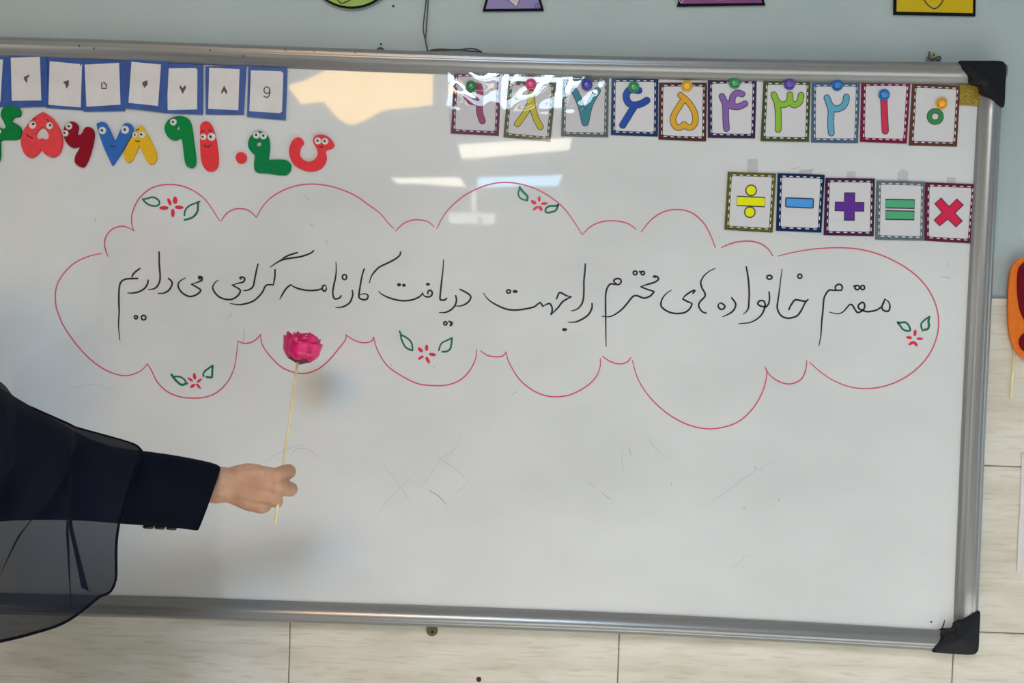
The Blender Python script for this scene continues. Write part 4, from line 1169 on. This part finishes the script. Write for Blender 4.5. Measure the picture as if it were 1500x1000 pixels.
HY = -0.28
h = lambda x, y, d=0.0: P(x, y, HY + d / 1000.0)
wrist, elbow, shoulder = h(322, 710, -2), P(110, 705, -0.405), P(-150, 652, -0.60)
lat, fwd = Vector((0.707, -0.707, 0)), Vector((0.707, 0.707, 0))
torso = shoulder - lat * 0.19 - Vector((0.06, 0, 0))
zs = shoulder.z
person = thing('person', (torso.x, torso.y, 0), 'person in navy blazer and sheer scarf reaching in from the left holding a flower', 'person')
chains = [
    # forearm and upper arm
    [(h(340, 710, 4), 23), (h(322, 710, -3), 24.5), (h(295, 711, -8), 26), (elbow, 33)], [(h(338, 703, 2), 19), (h(318, 702, -4), 20)], [(h(338, 718, 2), 18), (h(316, 719, -5), 19)],
    [(elbow, 33), (Lk(elbow, shoulder, 0.5), 35), (shoulder, 42)],
    # metacarpals
    [(h(338, 702, 3), 18), (h(375, 694, 2), 14.5), (h(405, 696, 2), 10.8)], [(h(338, 708, 1), 19), (h(375, 706, -2), 14.5), (h(407, 711, -3), 11)],
    [(h(338, 714, 2), 19), (h(372, 722, 0), 15), (h(400, 728, -1), 11)], [(h(338, 720, 5), 17), (h(364, 733, 5), 15.5), (h(383, 742, 5), 10.8)],
    [(h(345, 705, 14), 17), (h(385, 712, 12), 13)], [(h(350, 722, 14), 16), (h(385, 732, 12), 11)],
    # index, middle, ring, little finger
    [(h(405, 697, 1), 12), (h(414, 692.5, 10), 12.2), (h(422.5, 690.5, 22), 12), (h(417, 691, 38), 10.5), (h(402, 697, 41), 9), (h(396, 700, 31), 8)],
    [(h(406, 712, -4), 12), (h(416, 715.5, 6), 11.6), (h(425.5, 716.5, 20), 11.6), (h(418, 716, 39), 10), (h(403, 715, 43), 9), (h(395, 715, 32), 8)],
    [(h(400, 728, -1), 11.5), (h(404, 733, 12), 10), (h(406, 735, 26), 9.6), (h(397, 732, 42), 8.6), (h(386, 731, 40), 8), (h(383, 729, 30), 7.2)],
    [(h(383, 742, 5), 10.8), (h(388, 743, 16), 8.6), (h(389, 743, 28), 8.0), (h(384, 742, 40), 7.4), (h(376, 741, 36), 6.8), (h(375, 739, 28), 6.2)],
    # thumb along the palm side, closing over the fingers
    [(h(344, 698, 16), 17), (h(362, 691, 24), 14), (h(376, 690, 34), 11.5), (h(392, 697, 48), 10), (h(406, 706, 56), 9.2), (h(414, 711, 57), 7.6)],
]
body_main = [
    [(torso + Vector((0, 0, 0.06)), 55), (torso + Vector((0, 0, 0.14)), 50)],
    [(torso + Vector((0, 0, 0.21)) + fwd * 0.02, 68), (torso + Vector((0, 0, 0.27)) + fwd * 0.015, 82), (torso + Vector((0, 0, 0.31)), 84)],
    [(torso + Vector((0, 0, 0.235)) + fwd * 0.095, 11), (torso + Vector((0, 0, 0.265)) + fwd * 0.088, 7)],
    [(torso + Vector((0, 0, 0.19)) + fwd * 0.045, 42)],
    [(shoulder, 42), (torso, 60), (torso - lat * 0.19, 50)],
    [(torso + lat * 0.08, 88), (torso + lat * 0.07 - Vector((0, 0, 0.3)), 88), (torso + lat * 0.075 - Vector((0, 0, 0.55)), 95)],
    [(torso - lat * 0.08, 88), (torso - lat * 0.07 - Vector((0, 0, 0.3)), 88), (torso - lat * 0.075 - Vector((0, 0, 0.55)), 95)],
    [(torso - lat * 0.19, 50), (torso - lat * 0.225 - Vector((0, 0, 0.28)), 40), (torso - lat * 0.22 + fwd * 0.05 - Vector((0, 0, 0.5)), 26), (torso - lat * 0.21 + fwd * 0.06 - Vector((0, 0, 0.62)), 24)],
]
for s in (-1, 1):
    hip = torso + lat * 0.085 * s
    body_main.append([(Vector((hip.x, hip.y, zs - 0.55)), 85), (Vector((hip.x, hip.y, zs - 0.84)), 56), (Vector((hip.x, hip.y, 0.1)), 38), (Vector((hip.x, hip.y, 0.05)) + fwd * 0.06, 32)])
hl = torso - lat * 0.21 + fwd * 0.06 - Vector((0, 0, 0.66))
for k in range(4):
    b0 = hl + fwd * (0.03 - 0.02 * k)
    body_main.append([(hl + Vector((0, 0, 0.03)), 20), (b0 - Vector((0, 0, 0.035)), 12), (b0 + lat * 0.012 - Vector((0, 0, 0.085 - 0.006 * abs(k - 1.3))), 8)])
body_main.append([(hl + Vector((0, 0, 0.02)) + fwd * 0.02, 14), (hl + fwd * 0.05 - Vector((0, 0, 0.03)), 9)])


def body_mesh(chs, voxel):
    bm = bmesh.new()
    for ch in chs:
        for (a, ra), (b, rb) in zip(ch[:-1], ch[1:]) if len(ch) > 1 else [(ch[0], ch[0])]:
            a, b = Vector(a), Vector(b)
            L = (b - a).length * 1000
            n = max(1, int(L / (0.28 * min(ra, rb))))
            for k in range(n + 1):
                t = k / n
                bmesh.ops.create_icosphere(bm, subdivisions=2, radius=(ra + (rb - ra) * t) / 1000, matrix=Matrix.Translation(a + (b - a) * t))
    me = bpy.data.meshes.new('t')
    bm.to_mesh(me); bm.free()
    to = bpy.data.objects.new('t', me)
    COL.objects.link(to)
    r = to.modifiers.new('r', 'REMESH'); r.mode = 'VOXEL'; r.voxel_size = voxel; r.use_smooth_shade = True
    s = to.modifiers.new('s', 'SMOOTH'); s.factor = 0.5; s.iterations = 5
    dg = bpy.context.evaluated_depsgraph_get()
    m2 = bpy.data.meshes.new_from_object(to.evaluated_get(dg))
    v = [tuple(q.co) for q in m2.vertices]
    f = [tuple(q.vertices) for q in m2.polygons]
    bpy.data.objects.remove(to); bpy.data.meshes.remove(me); bpy.data.meshes.remove(m2)
    return v, f


M_skin = mat('skin', alb(190, 148, 122), 0.5, spec=0.35)
bsdf(M_skin).inputs['Subsurface Weight'].default_value = 0.12
bsdf(M_skin).inputs['Subsurface Radius'].default_value = (0.008, 0.004, 0.002)
mottle(M_skin, alb(156, 117, 94), alb(182, 142, 117), (1, 1, 1), 28.0, 5, 0.3, 0.7, 0.25, 0.0012)
bv, bf = body_mesh(chains + body_main, 0.0021)
obj('body', bv, bf, M_skin, person, True)

for s in (-1, 1):
    ec = torso + Vector((0, 0, 0.268)) + fwd * 0.084 + lat * 0.031 * s
    mb = MB(); mb.tube([ec - fwd * 0.012, ec - fwd * 0.006, ec + fwd * 0.002, ec + fwd * 0.006], [0.004, 0.011, 0.010, 0.003], 14); ey = mb.build('eye', M_eye, person, True)
    mb = MB(); mb.tube([ec, ec + fwd * 0.0075], [0.0052, 0.0045], 12); mb.build('iris', M_pupil, ey, True)
    mb = MB(); mb.tube([ec + Vector((0, 0, 0.02)) + lat * (-0.014 * s) + fwd * 0.004, ec + Vector((0, 0, 0.024)) + fwd * 0.004, ec + Vector((0, 0, 0.019)) + lat * (0.014 * s) - fwd * 0.002], 0.0025, 8); mb.build('eyebrow', M_line, person, True)
lc = torso + Vector((0, 0, 0.205)) + fwd * 0.088
mb = MB(); mb.tube([lc - lat * 0.022 - fwd * 0.006, lc - lat * 0.008, lc + lat * 0.008, lc + lat * 0.022 - fwd * 0.006], [0.002, 0.0055, 0.0055, 0.002], 10)
mb.build('lips', mat('lip_skin', alb(158, 88, 84), 0.45), person, True)
M_blazer = mat('navy_blazer_cloth', (0.0045, 0.0055, 0.0135, 1), 0.85, spec=0.06)
M_shoe = mat('black_shoe_leather', (0.01, 0.01, 0.01, 1), 0.35)
# right sleeve: stations of top, bottom edge and half depth
stn = [((321.5, 687), (291, 774), 36, -0.287), ((317, 682.5), (280, 771.5), 41, -0.292), ((296, 678), (255, 768), 47, -0.306), ((262, 671.5), (228, 765.5), 52, -0.328), ((215, 664.5), (195, 763), 55, -0.356),
       ((150, 659), (150, 758), 58, -0.402), ((90, 634), (96, 756), 61, -0.446), ((15, 587), (24, 756), 66, -0.512), ((-70, 533), (-60, 766), 66, -0.578), ((-150, 528), (-130, 784), 70, -0.645), ((-185, 560), (-170, 770), 62, -0.675)]
nS = 40
v, f = [], []
for k, (tp, bt, hd, yy) in enumerate(stn):
    a, b = P(tp[0], tp[1], yy), P(bt[0], bt[1], yy)
    mid = (a + b) / 2
    hv = (a - b) / 2
    for j in range(nS):
        w = 2 * math.pi * j / nS
        wr = 1 + 0.02 * math.sin(5 * w + k * 1.7) + 0.012 * math.sin(9 * w - k * 2.3)
        if k < 2: wr = 1
        fw_ = (0.012, 0.011, 0.008, 0.004)[k] * (math.sin(w) if math.sin(w) > 0 else 0.9 * math.sin(w)) if k < 4 else 0.0
        v.append(tuple(mid + hv * math.cos(w) * (1 if abs(math.cos(w)) > 0.9 else wr) + Vector((fw_, -hd / 1000.0 * math.sin(w) * wr, 0))))
for k in range(len(stn) - 1):
    for j in range(nS):
        j2 = (j + 1) % nS
        f.append((k * nS + j, k * nS + j2, (k + 1) * nS + j2, (k + 1) * nS + j))
f.append(tuple((len(stn) - 1) * nS + j for j in range(nS)))
sl = obj('blazer_sleeve', v, f, M_blazer, person, True)
so = sl.modifiers.new('thickness', 'SOLIDIFY'); so.thickness = 0.003; so.offset = -1
sb = sl.modifiers.new('round', 'SUBSURF'); sb.levels = 1; sb.render_levels = 1
M_btn = mat('black_button', (0.006, 0.006, 0.008, 1), 0.3)
for x, y in ((217, 769.5), (234, 770.5), (251, 771.5)):
    q = P(x, y + 2.2, -0.298 - (251 - x) * 0.0006 - 0.02)
    o = lathe('cuff_button', (0, 0, 0), [(0.0072, -0.001), (0.0074, 0.002), (0.006, 0.0034), (0.002, 0.003)], M_btn, sl, 18)
    o.location = Vector((q.x, q.y, q.z)) - WO[sl.name]
    o.rotation_euler = (math.radians(70), 0, 0)


def rings(lst, n=40):
    v, f = [], []
    for zz, la, fw, off in lst:
        c = Vector((torso.x, torso.y, zz)) + fwd * off
        for j in range(n):
            w = 2 * math.pi * j / n
            v.append(tuple(c + lat * la * math.cos(w) + fwd * fw * math.sin(w)))
    for k in range(len(lst) - 1):
        for j in range(n):
            j2 = (j + 1) % n
            f.append((k * n + j, k * n + j2, (k + 1) * n + j2, (k + 1) * n + j))
    return v, f


v, f = rings([(zs + 0.105, 0.066, 0.066, 0), (zs + 0.075, 0.12, 0.085, 0), (zs + 0.045, 0.205, 0.105, 0), (zs - 0.02, 0.25, 0.12, 0), (zs - 0.12, 0.225, 0.13, 0), (zs - 0.25, 0.21, 0.132, 0), (zs - 0.42, 0.185, 0.125, 0), (zs - 0.58, 0.21, 0.145, 0),
              (zs - 0.8, 0.22, 0.155, 0), (0.45, 0.225, 0.165, 0), (0.14, 0.235, 0.175, 0)])
obj('long_coat', v, f, M_blazer, person, True)
mb = MB()
s0 = torso - lat * 0.2
mb.tube([s0 + Vector((0, 0, 0.02)), torso - lat * 0.225 - Vector((0, 0, 0.28)), torso - lat * 0.22 + fwd * 0.05 - Vector((0, 0, 0.5)), torso - lat * 0.21 + fwd * 0.06 - Vector((0, 0, 0.6))], [0.068, 0.058, 0.048, 0.046], 24, False)
mb.build('blazer_sleeve', M_blazer, person, True)
for s in (-1, 1):
    c = torso + lat * 0.085 * s
    mb = MB()
    mb.tube([Vector((c.x, c.y, 0.045)) - fwd * 0.06, Vector((c.x, c.y, 0.05)) - fwd * 0.03, Vector((c.x, c.y, 0.05)) + fwd * 0.05, Vector((c.x, c.y, 0.042)) + fwd * 0.12, Vector((c.x, c.y, 0.035)) + fwd * 0.165], [0.03, 0.046, 0.046, 0.04, 0.018], 18)
    mb.build('shoe', M_shoe, person, True)

# headscarf around the head and shoulders
hc = torso + Vector((0, 0, 0.275))
v, f = [], []
nh, mh = 36, 22
for i in range(mh + 1):
    ph = math.pi * (0.02 + 0.80 * i / mh)
    for j in range(nh + 1):
        w = math.radians(52) + (2 * math.pi - math.radians(104)) * j / nh
        rad = 0.103 * math.sin(ph) if ph < 1.9 else 0.097 - 0.012 * math.sin((ph - 1.9) * 2)
        v.append(tuple(hc + fwd * (rad * math.cos(w) * 1.05 - 0.004) + lat * (rad * math.sin(w)) + Vector((0, 0, 0.13 * math.cos(ph)))))
for i in range(mh):
    for j in range(nh):
        k = i * (nh + 1) + j
        f.append((k, k + 1, k + nh + 2, k + nh + 1))
hs = obj('headscarf', v, f, M_blazer, person, True)
so = hs.modifiers.new('thickness', 'SOLIDIFY'); so.thickness = 0.002
v, f = rings([(zs + 0.19, 0.088, 0.092, 0.0), (zs + 0.13, 0.10, 0.10, 0), (zs + 0.085, 0.17, 0.125, 0), (zs + 0.03, 0.262, 0.14, 0), (zs - 0.08, 0.27, 0.15, 0), (zs - 0.16, 0.265, 0.155, 0)])
sc = obj('scarf_shoulder_drape', v, f, M_blazer, person, True)

# sheer chiffon draped over the arm and hanging below it
M_chif = bpy.data.materials.new('navy_chiffon')
M_chif.use_nodes = True
_nt = M_chif.node_tree
bsdf(M_chif).inputs['Base Color'].default_value = (0.007, 0.008, 0.019, 1)
bsdf(M_chif).inputs['Roughness'].default_value = 0.8
bsdf(M_chif).inputs['Specular IOR Level'].default_value = 0.1
_t = _nt.nodes.new('ShaderNodeBsdfTransparent')
_mx = _nt.nodes.new('ShaderNodeMixShader')
_mx.inputs[0].default_value = 0.79
_nt.links.new(_t.outputs[0], _mx.inputs[1]); _nt.links.new(bsdf(M_chif).outputs[0], _mx.inputs[2]); _nt.links.new(_mx.outputs[0], _nt.nodes['Material Output'].inputs[0])
top_ = [(207, 659), (198, 650), (170, 640), (113, 624), (101, 618), (25, 582), (0, 557), (-80, 515), (-160, 492)]
bot_ = [(206, 666), (174, 768), (169, 851), (143, 876), (97, 910), (42, 929), (0, 939), (-60, 950), (-170, 962)]
us = [0, 0.04, 0.10, 0.22, 0.36, 0.55, 0.66, 0.82, 1.0]


def samp(arr, u):
    n = len(us)
    for k in range(n - 1):
        if u <= us[k + 1] + 1e-9:
            h_ = us[k + 1] - us[k]
            t = (u - us[k]) / h_
            out = []
            for c_ in (0, 1):
                m0 = (arr[k + 1][c_] - arr[max(k - 1, 0)][c_]) / (us[k + 1] - us[max(k - 1, 0)]) * h_
                m1 = (arr[min(k + 2, n - 1)][c_] - arr[k][c_]) / (us[min(k + 2, n - 1)] - us[k]) * h_
                out.append((2 * t ** 3 - 3 * t * t + 1) * arr[k][c_] + (t ** 3 - 2 * t * t + t) * m0 + (3 * t * t - 2 * t ** 3) * arr[k + 1][c_] + (t ** 3 - t * t) * m1)
            return out
    return arr[-1]


NU, NV = 220, 54
folds = [(0.20, 18, 15, 0.16, 1.0), (0.29, 9, 12, 0.05, 1.0), (0.46, 22, 17, -0.9, 1.0), (0.55, 10, 13, -0.7, 1.0), (0.66, 24, 17, -0.9, 1.0), (0.90, 18, 14, -0.5, 1.0)]
v, f = [], []
hem = []
for i in range(NU + 1):
    u = i / NU
    tx, ty = samp(top_, u)
    bx, by = samp(bot_, u)
    yc = -0.358 - 0.325 * u
    front = yc - 0.062
    back = yc + 0.055
    H = by - ty
    for j in range(NV + 1):
        w = j / NV
        if w < 0.14:                                   # tucked over the far side of the arm
            t = w / 0.14
            py = ty + (1 - t) ** 1.4 * min(60, H * 0.5)
            yy = yc + 0.055 * math.cos(t * math.pi / 2)
            px = tx
        else:
            t = (w - 0.14) / 0.86
            py = ty + H * t
            ease = 1 - math.exp(-t * H / 22.0)
            yy = yc - 0.074 * ease
            px = tx + (bx - tx) * t
            du = 0.0
            for fu, amp, sg_, lean, st in folds:
                x = (u + lean * (t - 0.6) * 0.5 - fu) * 330.0 / sg_
                g_ = math.exp(-x * x) * max(0.0, min(1.0, (t - 0.12) * 2.2)) * st * min(1, H / 120) * min(1.0, (1 - t) * 30)
                px += -amp * 1.9 * g_
                yy += -0.012 * math.exp(-(x - 0.5) ** 2) * max(0.0, min(1.0, (t - 0.12) * 2.2)) * min(1, H / 120)
            yy += 0.006 * math.sin(u * 38 + t * 2.0) * t
        p = P(px, py, yy)
        v.append(tuple(p))
        if j == NV: hem.append(p)
for i in range(NU):
    for j in range(NV):
        k = i * (NV + 1) + j
        f.append((k, k + 1, k + NV + 2, k + NV + 1))
cs = obj('sheer_scarf', v, f, M_chif, person, True)
cs['label'] = 'translucent navy chiffon scarf'
mb = MB()
side = [Vector(v[j]) for j in range(int(NV * 0.14), NV + 1)]
mb.tube(side + hem[1:], 0.0017, 6)
mb.tube([Vector(v[i * (NV + 1) + int(NV * 0.14) + 1]) for i in range(0, 110)], 0.0014, 6)
mb.build('scarf_hem', M_blazer, cs, True)

# ------------------------------------------------------------------ artificial rose held in the fist
M_rose = mat('magenta_satin', alb(196, 18, 92), 0.32, spec=0.6)
mottle(M_rose, alb(172, 10, 76), alb(206, 24, 100), (1, 1, 1), 60.0, 3)
M_cal = mat('dark_fabric_base', alb(92, 20, 48), 0.6)
pb, pt = P(403, 766, -0.290), P(437.5, 520, -0.150)
ax = (pt - pb).normalized()
rose = thing('artificial_rose', tuple(pb), 'magenta fabric rose on a thin wooden stick held in the hand', 'flower')
mb = MB(); mb.tube([pb, Lk(pb, pt, 0.33), Lk(pb, pt, 0.66), Lk(pb, pt, 1.06)], 0.0021, 12); mb.build('stem', M_stick, rose, True)
e1 = ax.cross(Vector((0, 1, 0))).normalized()
e2 = ax.cross(e1)
base = P(438, 530, -0.152)
ctr = P(443, 508, -0.146)
cx_axis = Vector((0.17, 0.05, 1.0)).normalized()
e1 = cx_axis.cross(Vector((0, 1, 0))).normalized(); e2 = cx_axis.cross(e1)
rb = ctr - cx_axis * 0.0215


def petal(th, wd, r0, r1, hgt, curl, rot):
    n, m_ = 12, 10
    v, f = [], []
    for j in range(m_ + 1):
        t = j / m_
        for i in range(n + 1):
            s = -1 + 2 * i / n
            rad = r0 * (0.62 + 0.38 * math.sin(min(1, t * 1.9) * math.pi / 2)) + (r1 - r0) * t * t
            rad += curl * max(0, t - 0.6) * 3 * (1 - 0.3 * s * s) - 0.005 * s * s * (0.3 + t) + 0.0012 * math.sin(4 * s + th * 5)
            a = th + s * wd * (0.55 + 0.45 * math.sin(min(1, t * 1.6) * math.pi / 2)) + rot * t
            z = hgt * t * (1 - 0.10 * s * s) + 0.0015 * math.sin(5 * s + th * 3) * t
            v.append(tuple(rb + cx_axis * z + e1 * rad * math.cos(a) + e2 * rad * math.sin(a)))
    for j in range(m_):
        for i in range(n):
            k = j * (n + 1) + i
            f.append((k, k + 1, k + n + 2, k + n + 1))
    o = obj('petal', v, f, M_rose, rose, True)
    sd = o.modifiers.new('thickness', 'SOLIDIFY'); sd.thickness = 0.0007
    return o


rr = random.Random(7)
for L_, (cnt, r0, r1, hg, cu, wd) in enumerate(((4, 0.0315, 0.0300, 0.034, 0.0026, 0.95), (4, 0.0300, 0.0260, 0.041, 0.0022, 0.88), (4, 0.0235, 0.0195, 0.0435, 0.0012, 0.95), (3, 0.015, 0.012, 0.0435, 0.0, 1.15), (2, 0.008, 0.007, 0.043, 0.0, 1.6))):
    for k in range(cnt):
        petal(2 * math.pi * (k + 0.37 * L_) / cnt + rr.uniform(-0.15, 0.15), wd, r0 * rr.uniform(0.94, 1.03), r1, hg * rr.uniform(0.92, 1.05), cu, rr.uniform(-0.12, 0.12))
mb = MB()
mb.tube([rb - cx_axis * 0.007, rb - cx_axis * 0.0035, rb - cx_axis * 0.0005, rb + cx_axis * 0.003], [0.003, 0.011, 0.0185, 0.0205], 22)
mb.build('calyx', M_cal, rose, True)
